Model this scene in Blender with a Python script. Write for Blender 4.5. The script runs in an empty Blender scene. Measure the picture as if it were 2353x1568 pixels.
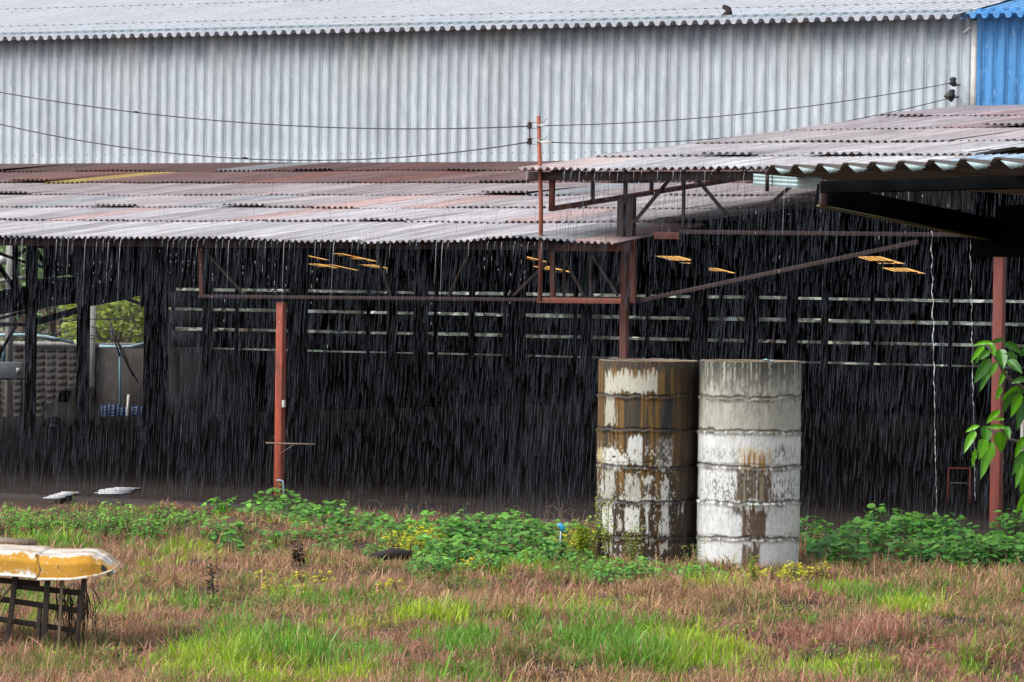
import bpy, math, random
import numpy as np
from mathutils import Vector, Matrix
random.seed(7)
rng = np.random.default_rng(7)
sc = bpy.context.scene
COL = sc.collection

# ------------------------------------------------------------------ camera, world, sun, exposure
F = 8500.0; HC = 3.3
TH = math.atan(124 / F); RO = math.radians(0.8); AL = math.radians(28)
_f = np.array([0, math.cos(TH), -math.sin(TH)]); _u0 = np.array([0, math.sin(TH), math.cos(TH)]); _r0 = np.array([1., 0, 0])
_R = math.cos(RO) * _r0 + math.sin(RO) * _u0; _U = -math.sin(RO) * _r0 + math.cos(RO) * _u0
_C = np.array([0, 0, HC])
cam = bpy.data.objects.new('camera', bpy.data.cameras.new('camera')); COL.objects.link(cam)
cam.data.sensor_width = 36; cam.data.lens = 36 * F / 2353
cam.data.clip_start = 0.5; cam.data.clip_end = 2000
m = Matrix.Identity(4)
for i in range(3):
    m[i][0] = _R[i]; m[i][1] = _U[i]; m[i][2] = -_f[i]; m[i][3] = _C[i]
cam.matrix_world = m
sc.camera = cam

SUN_EL = 50; SUN_AZ = 252          # degrees; azimuth clockwise from +Y: light from behind the camera, high
w = bpy.data.worlds.new('World'); sc.world = w; w.use_nodes = True
nt = w.node_tree; nt.nodes.clear()
sky = nt.nodes.new('ShaderNodeTexSky'); sky.sky_type = 'NISHITA'; sky.sun_disc = False
sky.sun_elevation = math.radians(SUN_EL); sky.sun_rotation = math.radians(SUN_AZ)
sky.air_density = 1.0; sky.dust_density = 3.0; sky.ozone_density = 1.0
hs = nt.nodes.new('ShaderNodeHueSaturation'); hs.inputs['Saturation'].default_value = 0.30
bg = nt.nodes.new('ShaderNodeBackground'); bg.inputs['Strength'].default_value = 0.15
wo = nt.nodes.new('ShaderNodeOutputWorld')
nt.links.new(sky.outputs[0], hs.inputs['Color']); nt.links.new(hs.outputs[0], bg.inputs[0]); nt.links.new(bg.outputs[0], wo.inputs[0])
sl = bpy.data.lights.new('sun', 'SUN'); sl.energy = 1.5; sl.angle = math.radians(40); sl.color = (1.0, 0.985, 0.965)
so = bpy.data.objects.new('sun', sl); COL.objects.link(so)
az = math.radians(SUN_AZ); el = math.radians(SUN_EL)
sd = Vector((math.sin(az) * math.cos(el), math.cos(az) * math.cos(el), math.sin(el)))
so.rotation_euler = sd.to_track_quat('Z', 'Y').to_euler()
sc.view_settings.view_transform = 'Standard'; sc.view_settings.look = 'None'
sc.view_settings.exposure = 0.85; sc.view_settings.gamma = 1.0
sc.cycles.use_denoising = True; sc.cycles.denoising_prefilter = 'NONE'; sc.cycles.denoising_input_passes = 'RGB_ALBEDO_NORMAL'
sc.cycles.max_bounces = 6; sc.cycles.diffuse_bounces = 3; sc.cycles.glossy_bounces = 3
sc.cycles.transparent_max_bounces = 8; sc.cycles.caustics_reflective = False; sc.cycles.caustics_refractive = False

# ------------------------------------------------------------------ geometry of the view (measurement only)
O = np.array([0, 55., 0]); EU = np.array([math.cos(AL), -math.sin(AL), 0]); EV = np.array([math.sin(AL), math.cos(AL), 0])
def ray(x, y): return _f + ((x - 1176.5) / F) * _R - ((y - 784) / F) * _U
def PV(x, y, v):                       # point of the building plane v=const, in building coordinates
    d = ray(x, y); t = (v - (_C - O) @ EV) / (d @ EV); p = _C + d * t - O
    return np.array([p @ EU, v, p[2]])
def PY(x, y, Y):                       # world point at depth Y
    d = ray(x, y); t = Y / d[1]; return _C + d * t
def G(x, y, z=0.0):                    # world point on the ground
    d = ray(x, y); t = (z - HC) / d[2]; return _C + d * t
def BL(p):                             # world -> building
    q = np.asarray(p) - O; return np.array([q @ EU, q @ EV, q[2]])
def BW(q): return O + q[0] * EU + q[1] * EV + np.array([0, 0, q[2]])
def SK(x, y, f0):                      # pixel on the sloping plane z = f0(v), building coords
    a, b = 0.0, 60.0
    for _ in range(50):
        mid = (a + b) / 2; p = PV(x, y, mid)
        if p[2] > f0(mid): b = mid
        else: a = mid
    return PV(x, y, (a + b) / 2)

_T = rng.random((256, 256))
def vn(x, y, s=0):
    x = np.asarray(x, float) + s * 17.3; y = np.asarray(y, float) + s * 31.7
    xi = np.floor(x).astype(int); yi = np.floor(y).astype(int); fx = x - xi; fy = y - yi
    fx = fx * fx * (3 - 2 * fx); fy = fy * fy * (3 - 2 * fy)
    g = lambda a, b: _T[a & 255, b & 255]
    return (g(xi, yi) * (1 - fx) + g(xi + 1, yi) * fx) * (1 - fy) + (g(xi, yi + 1) * (1 - fx) + g(xi + 1, yi + 1) * fx) * fy
def fbm(x, y, s=0, o=4):
    r = 0; a = .5; t = 0
    for k in range(o):
        r = r + a * vn(x * 2 ** k, y * 2 ** k, s + k); t += a; a *= .5
    return r / t
def sst(a, b, x):
    t = np.clip((x - a) / (b - a), 0, 1); return t * t * (3 - 2 * t)

# ------------------------------------------------------------------ materials
def lin(r, g, b):
    f = lambda c: (c / 255 / 12.92) if c <= 10 else ((c / 255 + .055) / 1.055) ** 2.4
    return (f(r), f(g), f(b))
def M(name, c1, c2=None, c3=None, scale=4, st=(1, 1, 1), lo=.35, hi=.65, rough=.6, metal=0, spec=.5, attr=False,
      bump=0, bscale=None, rvar=0, detail=6, lo3=.55, hi3=.7, sc3=None, st3=None, trans=0):
    mt = bpy.data.materials.new(name); mt.use_nodes = True; n = mt.node_tree.nodes; L = mt.node_tree.links
    b = n['Principled BSDF']; b.inputs['Roughness'].default_value = rough; b.inputs['Metallic'].default_value = metal
    b.inputs['Specular IOR Level'].default_value = spec
    tc = n.new('ShaderNodeTexCoord')
    def noise(s, stv, det=detail):
        mp = n.new('ShaderNodeMapping'); mp.inputs['Scale'].default_value = stv
        L.new(tc.outputs['Object'], mp.inputs['Vector'])
        nz = n.new('ShaderNodeTexNoise'); nz.inputs['Scale'].default_value = s; nz.inputs['Detail'].default_value = det
        nz.inputs['Roughness'].default_value = .65
        L.new(mp.outputs[0], nz.inputs['Vector']); return nz
    def mix(a, bb, fac, mode='MIX'):
        mx = n.new('ShaderNodeMix'); mx.data_type = 'RGBA'; mx.blend_type = mode
        for sock, val in ((mx.inputs[6], a), (mx.inputs[7], bb)):
            if isinstance(val, tuple): sock.default_value = (*val, 1)
            else: L.new(val, sock)
        if isinstance(fac, float): mx.inputs[0].default_value = fac
        else: L.new(fac, mx.inputs[0])
        return mx.outputs[2]
    def mr(x, a, bb, o0=0., o1=1.):
        r = n.new('ShaderNodeMapRange'); r.inputs[1].default_value = a; r.inputs[2].default_value = bb
        r.inputs[3].default_value = o0; r.inputs[4].default_value = o1; L.new(x, r.inputs[0]); return r.outputs[0]
    out = None; nz = None
    if attr:
        at = n.new('ShaderNodeAttribute'); at.attribute_name = 'col'; out = at.outputs['Color']
    if c2 is not None:
        nz = noise(scale, st)
        cc = mix(c1, c2, mr(nz.outputs[0], lo, hi))
        if c3 is not None:
            n3 = noise(sc3 or scale * .37, st3 or st); cc = mix(cc, c3, mr(n3.outputs[0], lo3, hi3))
        out = mix(out, cc, 1.0, 'MULTIPLY') if attr else cc
    if out is None: b.inputs['Base Color'].default_value = (*c1, 1)
    else: L.new(out, b.inputs['Base Color'])
    if rvar and nz: L.new(mr(nz.outputs[0], .3, .7, rough - rvar, rough + rvar), b.inputs['Roughness'])
    if bump:
        nb = noise(bscale or scale * 2, st, 5); bp = n.new('ShaderNodeBump'); bp.inputs['Strength'].default_value = bump
        bp.inputs['Distance'].default_value = .02; L.new(nb.outputs[0], bp.inputs['Height']); L.new(bp.outputs[0], b.inputs['Normal'])
    if trans:
        tr = n.new('ShaderNodeBsdfTranslucent'); ms = n.new('ShaderNodeMixShader'); ms.inputs[0].default_value = trans
        if out is None: tr.inputs[0].default_value = (*c1, 1)
        else: L.new(out, tr.inputs[0])
        L.new(b.outputs[0], ms.inputs[1]); L.new(tr.outputs[0], ms.inputs[2]); L.new(ms.outputs[0], n['Material Output'].inputs[0])
    return mt
W1 = (1., 1., 1.)
MAT = dict(
    wall=M('galvanised_wall', (.48, .53, .565), (.38, .43, .465), (.57, .61, .64), scale=3.0, st=(2.2, 2.2, .6), lo=.40, hi=.66, rough=.5, attr=True, rvar=.1, spec=.4, sc3=5, st3=(3, 3, .9), lo3=.6, hi3=.68),
    bwall=M('blue_paint', (.05, .20, .44), (.09, .28, .56), (.20, .40, .66), scale=3, st=(3, 3, .5), rough=.5, attr=True, sc3=4.5, st3=(2.2, 2.2, .7), lo3=.6, hi3=.64, spec=.3),
    wroof=M('zinc_roof', (.50, .515, .55), (.40, .42, .45), scale=2, st=(5, .6, 1), rough=.42, attr=True, spec=.5),
    roof=M('old_sheets', (1., 1., 1.), (.70, .67, .67), (.62, .52, .50), scale=2.2, st=(9, .35, 1), lo=.40, hi=.60, rough=.50, spec=.3, attr=True, rvar=.1, sc3=1.3, st3=(6, .5, 1), lo3=.55, hi3=.75, bump=.15),
    dark=M('dark_interior', (.010, .010, .011), (.018, .017, .018), scale=1.5, rough=.9, spec=.0),  # darkness of the shed interior put into a near-black albedo
    col=M('shade_dark_column', (.014, .013, .014), (.03, .026, .024), scale=3, st=(4, 4, .6), rough=.85, spec=.0),  # interior shade put into the column colour
    rust=M('rusty_steel', (.085, .030, .022), (.16, .05, .032), (.045, .022, .02), scale=5, st=(3, 3, .7), rough=.6, spec=.3, bump=.2),
    orange=M('red_oxide_paint', (.50, .10, .045), (.34, .07, .038), (.15, .05, .032), scale=6, st=(4, 4, .5), rough=.5, spec=.35, bump=.25, lo3=.5, hi3=.65),
    red=M('dull_red_paint', (.27, .07, .05), (.20, .055, .042), (.32, .15, .11), scale=4, st=(3, 3, .8), rough=.55, lo3=.68, hi3=.75, spec=.3),
    steel=M('dark_steel', (.03, .018, .017), (.055, .03, .027), scale=6, rough=.6, spec=.3),
    black=M('black_steel', (.003, .0035, .004), (.006, .0065, .007), scale=4, rough=.8, spec=.0),
    olive=M('olive_edge', (.14, .13, .04), (.09, .08, .03), scale=8, rough=.6),
    soffit=M('canopy_sheet', (.075, .052, .036), (.05, .036, .026), scale=3, st=(1, 4, 1), rough=.55, attr=True),
    teal=M('pale_teal', (.34, .46, .47), (.24, .31, .31), scale=5, st=(1, 4, 4), rough=.5),
    conc=M('tank_concrete', (1., 1., 1.), (.86, .86, .85), scale=30, st=(1, 1, .35), rough=.62, attr=True, bump=.35, bscale=25, spec=.35),
    concin=M('tank_inside', (.12, .085, .05), (.2, .15, .1), scale=8, rough=.8),
    soil=M('wet_soil', (.036, .022, .016), (.055, .035, .025), (.09, .06, .04), scale=1.2, rough=.6, bump=.5, bscale=12, spec=.3),
    floor=M('wet_floor', (.020, .014, .012), (.034, .024, .020), (.045, .031, .024), scale=.6, rough=.6, bump=.3, bscale=4, rvar=.08, spec=.15),
    grass=M('grass_blades', W1, attr=True, rough=.45, spec=.4, trans=.4),
    leaf=M('leaves', W1, attr=True, rough=.42, spec=.4, trans=.3),
    mango=M('mango_leaves', W1, attr=True, rough=.32, spec=.5, trans=.3),
    stem=M('green_stem', (.08, .11, .03), (.12, .09, .04), scale=9, rough=.6),
    prust=M('pole_rust', (.19, .05, .028), (.30, .075, .035), (.09, .035, .025), scale=4, st=(3, 3, .6), rough=.6, bump=.2),
    plaster=M('old_plaster', (.048, .039, .033), (.034, .028, .024), (.07, .058, .05), scale=1.5, rough=.9, sc3=3),
    bark=M('bark', (.10, .075, .055), (.05, .038, .03), scale=12, st=(2, 2, .5), rough=.8, bump=.4),
    wood=M('weathered_wood', (.055, .038, .028), (.022, .016, .013), scale=7, st=(5, 5, .6), rough=.7, bump=.3),
    pwood=M('pale_wood', (.28, .21, .15), (.14, .09, .06), scale=9, st=(4, 4, .7), rough=.7),
    hull=M('painted_hull', W1, (.90, .88, .86), scale=14, rough=.38, attr=True, spec=.45),
    cable=M('black_cable', (.012, .013, .014), rough=.5),
    cer=M('brown_ceramic', (.03, .012, .014), (.06, .02, .022), scale=20, rough=.2),
    white=M('white_plastic', (.62, .62, .60), (.48, .48, .46), scale=6, rough=.45),
    pvc=M('blue_pvc', (.33, .50, .56), (.24, .38, .44), scale=5, rough=.4),
    bpipe=M('blue_pipe', (.07, .20, .27), (.05, .14, .2), scale=5, rough=.4),
    bluecap=M('bright_blue', (.04, .38, .72), rough=.35),
    crate=M('blue_crate', (.012, .05, .16), (.01, .035, .10), scale=8, rough=.5),
    block=M('cement_blocks', W1, (.82, .80, .78), attr=True, scale=5, rough=.85, bump=.3),
    concrete=M('grey_concrete', (.38, .37, .34), (.27, .26, .24), (.17, .16, .15), scale=4, st=(3, 3, .6), rough=.8),
    grey=M('grey_metal', (.30, .33, .35), (.22, .24, .26), scale=4, rough=.4, metal=.3),
    truck=M('dusty_body', (.26, .22, .18), (.16, .13, .11), scale=3, rough=.6),
    rain=M('rain_water', (.15, .168, .21), rough=.3, trans=.5),
    drip=M('falling_water', (.85, .87, .90), rough=.15, trans=.4),
    sky_y=M('amber_fibreglass', (.80, .44, .12), (.62, .32, .09), scale=2, st=(4, 1, 1), rough=.5, trans=.85),
    pale=M('puddle_sheen_sheet', (.62, .62, .63), (.40, .40, .42), scale=3, st=(1, 8, 1), rough=.4),  # pale tone of the painted puddle reflections, also of torn roof sheet
    burnt=M('charred', (.012, .009, .009), (.03, .02, .018), scale=15, rough=.9, bump=.5),
)

# ------------------------------------------------------------------ builders
def mesh_np(name, V, faces, mat, parent=None, col=None, smooth=False, sizes=None):
    """V (n,3); faces: flat index array with loop sizes, or list of lists"""
    me = bpy.data.meshes.new(name)
    V = np.asarray(V, dtype=np.float32)
    if sizes is None:
        sizes = np.array([len(f) for f in faces], dtype=np.int32)
        flat = np.fromiter((i for f in faces for i in f), dtype=np.int32, count=int(sizes.sum()))
    else: flat = np.asarray(faces, dtype=np.int32).ravel(); sizes = np.asarray(sizes, dtype=np.int32)
    me.vertices.add(len(V)); me.vertices.foreach_set('co', V.ravel())
    me.loops.add(len(flat)); me.loops.foreach_set('vertex_index', flat)
    me.polygons.add(len(sizes)); st = np.zeros(len(sizes), dtype=np.int32); st[1:] = np.cumsum(sizes)[:-1]
    me.polygons.foreach_set('loop_start', st)
    if smooth: me.polygons.foreach_set('use_smooth', np.ones(len(sizes), dtype=bool))
    me.update(calc_edges=True)
    if col is not None:
        a = me.color_attributes.new('col', 'FLOAT_COLOR', 'POINT')
        c = np.ones((len(V), 4), dtype=np.float32); c[:, :3] = col; a.data.foreach_set('color', c.ravel())
    me.materials.append(mat if not isinstance(mat, str) else MAT[mat])
    o = bpy.data.objects.new(name, me); COL.objects.link(o)
    if parent is not None: o.parent = parent
    return o
def tag(o, label=None, cat=None, group=None, kind=None):
    if label: o['label'] = label
    if cat: o['category'] = cat
    if group: o['group'] = group
    if kind: o['kind'] = kind
    return o
def thing(name, label, cat, loc=(0, 0, 0), rz=0, group=None):
    o = bpy.data.objects.new(name, None); COL.objects.link(o); o.location = loc; o.rotation_euler = (0, 0, rz)
    return tag(o, label, cat, group)
class MB:
    def __init__(s): s.v = []; s.f = []
    def add(s, V, Fs):
        b = len(s.v); s.v += [tuple(map(float, p)) for p in V]; s.f += [[i + b for i in f] for f in Fs]; return s
    def box(s, a, b):
        (x0, y0, z0), (x1, y1, z1) = a, b
        return s.add([(x0, y0, z0), (x1, y0, z0), (x1, y1, z0), (x0, y1, z0), (x0, y0, z1), (x1, y0, z1), (x1, y1, z1), (x0, y1, z1)],
                     [(0, 3, 2, 1), (4, 5, 6, 7), (0, 1, 5, 4), (1, 2, 6, 5), (2, 3, 7, 6), (3, 0, 4, 7)])
    def bar(s, p, q, wd, dp=None, ref=(0, 1, 0), w2=None):      # box beam; wd across, dp along ref
        p = np.array(p, float); q = np.array(q, float); d = q - p; d /= np.linalg.norm(d)
        r = np.array(ref, float); r -= d * (r @ d); r /= np.linalg.norm(r); t = np.cross(d, r); dp = dp or wd
        V = []
        for e, k in ((p, wd), (q, w2 or wd)):
            for a, b in ((-1, -1), (1, -1), (1, 1), (-1, 1)): V.append(e + t * a * k / 2 + r * b * dp / 2)
        return s.add(V, [(0, 1, 2, 3), (7, 6, 5, 4), (0, 4, 5, 1), (1, 5, 6, 2), (2, 6, 7, 3), (3, 7, 4, 0)])
    def tube(s, P, r, n=8, r2=None, cap=True):
        P = [np.array(p, float) for p in P]; V = []; Fs = []; N = len(P)
        rs = r if hasattr(r, '__len__') else [r + ((r2 if r2 is not None else r) - r) * i / (N - 1) for i in range(N)]
        for i, p in enumerate(P):
            d = P[min(i + 1, N - 1)] - P[max(i - 1, 0)]; d /= (np.linalg.norm(d) + 1e-9)
            a = np.cross(d, (0, 0, 1) if abs(d[2]) < .9 else (1, 0, 0)); a /= np.linalg.norm(a); b = np.cross(d, a)
            for k in range(n):
                t = 2 * math.pi * k / n; V.append(p + (a * math.cos(t) + b * math.sin(t)) * rs[i])
        for i in range(N - 1):
            for k in range(n):
                k2 = (k + 1) % n; Fs.append((i * n + k, i * n + k2, (i + 1) * n + k2, (i + 1) * n + k))
        if cap: Fs.append(tuple(range(n))[::-1]); Fs.append(tuple((N - 1) * n + k for k in range(n)))
        return s.add(V, Fs)
    def lathe(s, c, prof, n=20):
        V = []; Fs = []; N = len(prof)
        for r, z in prof:
            for k in range(n):
                t = 2 * math.pi * k / n; V.append((c[0] + r * math.cos(t), c[1] + r * math.sin(t), c[2] + z))
        for i in range(N - 1):
            for k in range(n):
                k2 = (k + 1) % n; Fs.append((i * n + k, i * n + k2, (i + 1) * n + k2, (i + 1) * n + k))
        Fs.append(tuple(range(n))[::-1]); Fs.append(tuple((N - 1) * n + k for k in range(n)))
        return s.add(V, Fs)
    def prism(s, poly, d):       # poly of 3D points, extruded by vector d
        n = len(poly); P = [np.array(p, float) for p in poly]; Q = [p + np.array(d, float) for p in P]
        return s.add(P + Q, [tuple(range(n)), tuple(range(2 * n - 1, n - 1, -1))] + [(i, i + n, (i + 1) % n + n, (i + 1) % n) for i in range(n)])
    def build(s, name, mat, parent=None, smooth=False, bevel=0, col=None):
        o = mesh_np(name, s.v, s.f, mat, parent, smooth=smooth, col=col)
        if bevel:
            b = o.modifiers.new('bevel', 'BEVEL'); b.width = bevel; b.segments = 2; b.limit_method = 'ANGLE'
        return o
def grid_faces(nu, nv, base=0):
    i, j = np.meshgrid(np.arange(nu - 1), np.arange(nv - 1)); a = (j * nu + i).ravel() + base
    return np.stack([a, a + 1, a + nu + 1, a + nu], 1)

# ------------------------------------------------------------------ setting: ground and shed floor
def mounds(x, y):
    h = .30 * (fbm(x * .55, y * .55, 3) - .45) + .20 * (fbm(x * 1.7, y * 1.7, 9) - .5)
    for cx, cy, r, a in ((4.3, 36.2, 1.2, .16), (4.9, 40.2, 1.3, .14), (2.4, 38.4, 1.2, .14), (-.4, 35.6, .9, .12), (1.4, 34.9, .9, .08), (-3.5, 48.4, .9, .22), (5.0, 32.6, 1.2, .15)):
        h = h + a * np.exp(-((x - cx) ** 2 + (y - cy) ** 2) / (r * r))
    v = (x * EV[0] + (y - 55) * EV[1])
    return h * sst(-2.9, -4.8, v) * sst(22, 27, y) - .03 - 1.15 * sst(60, 78, y)
xs = np.concatenate([[-600, -200, -80, -40, -20, -13], np.linspace(-10, 10, 140), [13, 20, 40, 80, 200, 600]])
ys = np.concatenate([[-400, -60, 0, 14, 20], np.linspace(24, 56, 220), [60, 66, 72, 78, 84, 100, 150, 300, 1200]])
gx, gy = np.meshgrid(xs, ys)
gv = np.stack([gx.ravel(), gy.ravel(), mounds(gx.ravel(), gy.ravel())], 1)
gf = grid_faces(len(xs), len(ys))
tag(mesh_np('ground', gv, gf, 'soil', sizes=np.full(len(gf), 4), smooth=True), kind='structure')
RZ = -AL
def bempty(name, label, cat): return thing(name, label, cat, tuple(O), RZ)
nu, nv = 60, 60
uu, vv = np.meshgrid(np.linspace(-60, 30, nu), np.concatenate([[-2.2, -2.19], np.linspace(-2.0, 44.5, nv - 2)]))
zz = np.where(vv < -2.195, -.12, .03) + .015 * (fbm(uu * .5, vv * .5, 5) - .5)
vv = np.where(vv > 0, vv * (1 - .47 * sst(-21, -26, uu)), vv)
fl = mesh_np('shed_floor', np.stack([uu.ravel(), vv.ravel(), zz.ravel()], 1), grid_faces(nu, nv), 'floor', sizes=np.full((nu - 1) * (nv - 1), 4))
fl.location = tuple(O); fl.rotation_euler = (0, 0, RZ); tag(fl, kind='structure')

# ------------------------------------------------------------------ sheets
def wave(u, pitch, amp): return amp * np.cos(2 * math.pi * u / pitch)
def trap(u, pitch, amp):
    t = np.mod(u / pitch, 1.0)
    return amp * (1 - np.clip((np.abs(t - .5) * 2 - .35) / .3, 0, 1) * 2)
def sheet_roof(name, parent, rows, u0, u1, zf, colf, mat='roof', pitch=.11, amp=.022, sw=.88, cut=None, lift=.04, seg=6, gapf=None):
    """rows: list of v positions from the eave up; sheets laid row by row, lower ends lapped and a little lifted"""
    V = []; Fs = []; Cc = []; base = 0
    for r in range(len(rows) - 1):
        va, vb = rows[r], rows[r + 1] + (.18 if r < len(rows) - 2 else 0)
        u = u0 - random.random() * sw * .5 if False else u0; k = 0
        while u < u1 - .05:
            wd = min(sw, u1 - u); ua, ub = u, u + wd + (.06 if u + wd < u1 - .05 else 0)
            n = max(3, int((ub - ua) / pitch * seg)); us = np.linspace(ua, ub, n + 1); phs = random.uniform(-.35, .35) * pitch if r else 0
            jit = random.uniform(-.05, .07) if r else random.uniform(-.03, .03)
            l0 = random.uniform(.2, 1) * lift if r else random.uniform(-.2, .35) * lift
            if random.random() < .12 and r: l0 += lift * 1.1
            lt = random.uniform(-1, 1) * lift * .4
            vs = np.array([va - jit, va + .5 * (vb - va), vb])
            U, Vv = np.meshgrid(us, vs)
            t = (Vv - va) / (vb - va)
            Z = zf(U, Vv) + wave(U + phs, pitch, amp) + (1 - t) * l0 + (1 - t) * lt * ((U - ua) / wd - .5) + .004 * (k % 2) + .004 * r
            c = colf(r, (ua + ub) / 2, k)
            if c is not None:
                nn = len(us) * len(vs)
                V.append(np.stack([U.ravel(), Vv.ravel(), Z.ravel()], 1)); Fs.append(grid_faces(len(us), len(vs), base))
                wi = np.floor(U.ravel() / pitch * 1.0 + .25); cc = np.tile(np.array(c), (nn, 1)) * (.66 + .5 * vn(wi * 3.7, wi * 0 + r * 5.3)[:, None]) * (.85 + .3 * vn(U.ravel() * 2, Vv.ravel() * .5, r)[:, None]); Cc.append(cc); base += nn
            u += wd; k += 1
    V = np.concatenate(V); Fs = np.concatenate(Fs)
    return mesh_np(name, V, Fs, mat, parent, col=np.concatenate(Cc), sizes=np.full(len(Fs), 4), smooth=True)

# ------------------------------------------------------------------ warehouse behind
VW = 17.6
WE = 8.6                                            # eave height
wh = bempty('warehouse', 'long grey corrugated metal warehouse with a blue painted right end, behind the sheds', 'warehouse')
UB = PV(2240, 140, VW)[0]
def ribbed(name, u0, u1, v, z0f, z1, mat, colf, pitch=.236, amp=.021, nz=26):
    t = np.array([0, .025, .05, .26, .32, .40, .46, .72, .78, .86, .92, .985])
    us = np.concatenate([[k * pitch + q * pitch for q in t] for k in range(int(u0 / pitch) - 1, int(u1 / pitch) + 2)])
    us = us[(us >= u0) & (us <= u1)]; us = np.unique(np.concatenate([[u0], us, [u1]]))
    zs = np.linspace(0, 1, nz)
    U, T = np.meshgrid(us, zs)
    ph = np.mod(U / pitch, 1)
    D = np.interp(ph, [0, .025, .05, .26, .32, .40, .46, .72, .78, .86, .92, .985, 1], [-.2, .55, 0, 0, -.25, -.8, -1, -1, -.85, -.35, -.12, -.15, -.2]) * 2 * amp
    Z = z0f + T * (z1 - z0f)
    f = grid_faces(len(us), nz)
    return mesh_np(name, np.stack([U.ravel(), (v + D).ravel(), Z.ravel()], 1), f, mat, wh, col=colf(U.ravel(), Z.ravel()), sizes=np.full(len(f), 4))
def wallcol(u, z):
    t = (WE - z)
    sheet = np.floor(u / .708)
    c = np.ones((len(u), 3)) * (.93 + .12 * vn(sheet * 7.1, sheet * 0 + 2.))[:, None]
    drip = sst(.42, .0, t - .35 * vn(u * 7, u * 0, 3))           # black run-off under the eave
    c = c * (1 - .5 * drip[:, None] * np.array([1, .92, .86]))
    och = sst(.62, .8, vn(u * .9, u * 0 + 4., 6)) * sst(1.6, .2, t) * vn(u * 6, z * 1.2, 5)
    c = c * (1 - och[:, None] * np.array([.02, .10, .30]) * .8)
    mid = fbm(u * 3, z * 1.1, 12) * sst(.3, 1.2, t) * sst(5.5, 5.0, WE - z + 2.6)
    c = c * (1 - .10 * sst(.4, .7, mid))[:, None]
    low = sst(6.35, 5.7, z); c = c * (1 + .10 * low)[:, None]
    return c
ribbed('wall', -45, UB, VW, 4.9, WE + .1, 'wall', wallcol)
o = ribbed('wall', UB + .03, 14, VW - .03, 6.74, WE + .1, 'bwall', lambda u, z: np.ones((len(u), 3)) * (.9 + .2 * vn(u * 5, z))[:, None]); o['label'] = 'blue painted wall sheets'
mb = MB()
for zq in (6.02, 8.3):
    for k in range(-100, 60):
        u = k * .236 + .03
        if -24 < u < 9: mb.box((u - .007, VW - .008 - .03 * (u > UB), zq - .008), (u + .007, VW + .02 - .03 * (u > UB), zq + .008))
tag(mb.build('wall_screw', 'steel', wh), kind='stuff')
MB().box((UB + .03, VW + .02, 4.9), (14, VW + .06, 6.74)).build('wall', 'dark', wh)
MB().box((UB - .05, VW - .075, 5.9), (UB + .06, VW - .052, WE - .12)).build('corner_trim', 'white', wh)
MB().bar((UB - .22, VW - .09, WE - .36), (UB - .06, VW - .09, WE - .25), .05, .01).build('flashing', 'white', wh)
VB = 28.6
def wroofz(u, v): return WE + .175 * (v - VW)
def big_roof(name, u0, u1, mat, colr):
    pitch = .236
    t = np.array([0, .3, .5, .8]); us = np.concatenate([(k + t) * pitch for k in range(int(u0 / pitch) - 1, int(u1 / pitch) + 2)])
    us = us[(us >= u0) & (us <= u1)]
    V = []; Fs = []; C = []; b = 0
    for r, (va, vb) in enumerate(((VW - .45, VW + 2.2), (VW + 2.05, VW + 6.6), (VW + 6.5, VB + .1))):
        U, Q = np.meshgrid(us, np.linspace(va, vb, 4)); ph = np.mod(U / pitch, 1)
        # small mid-rib in each pan gives the fine triple lines
        D = np.interp(ph, [0, .3, .5, .8, 1], [.045, .045, -.045, -.045, .045])
        lf = .012 * (1 - (Q - va) / (vb - va)) + .003 * r
        V.append(np.stack([U.ravel(), Q.ravel(), (wroofz(U, Q) + D + lf).ravel()], 1)); Fs.append(grid_faces(len(us), 4, b)); b += U.size
        sh = np.floor(U.ravel() / .708)
        C.append(np.ones((U.size, 3)) * np.array(colr) * (.94 + .1 * vn(sh * 3.3, sh * 0 + r))[:, None])
    V = np.concatenate(V); Fs = np.concatenate(Fs)
    return mesh_np(name, V, Fs, mat, wh, col=np.concatenate(C), sizes=np.full(len(Fs), 4))
big_roof('roof', -46, UB - .2, 'wroof', (1, 1, 1)); o = big_roof('roof', UB - .2, 14, 'bwall', (1.15, 1.1, 1.05)); o['label'] = 'blue painted roof sheets'
# screws of the roof sheets
mb = MB()
for vq in (VW - .25, VW + 1.2, VW + 2.7, VW + 4.2, VW + 5.7, VW + 7.2):
    for k in range(-190, 10):
        u = k * .236 + .035; z = wroofz(0, vq) + .045
        if (k + int(vq)) % 2: mb.box((u - .009, vq - .02, z - .01), (u + .009, vq + .02, z + .012))
tag(mb.build('roof_screw', 'steel', wh), kind='stuff')
mb = MB(); mb.box((-46, VB - .1, 5.2), (14, VB, wroofz(0, VB - .05))); mb.build('back_wall', 'dark', wh)
for ue in (-46, 14):
    MB().prism([(ue, VW, 5.0), (ue, VB, 5.2), (ue, VB, wroofz(0, VB)), (ue, VW, WE)], (.06, 0, 0)).build('gable_wall', 'dark', wh)
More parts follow.
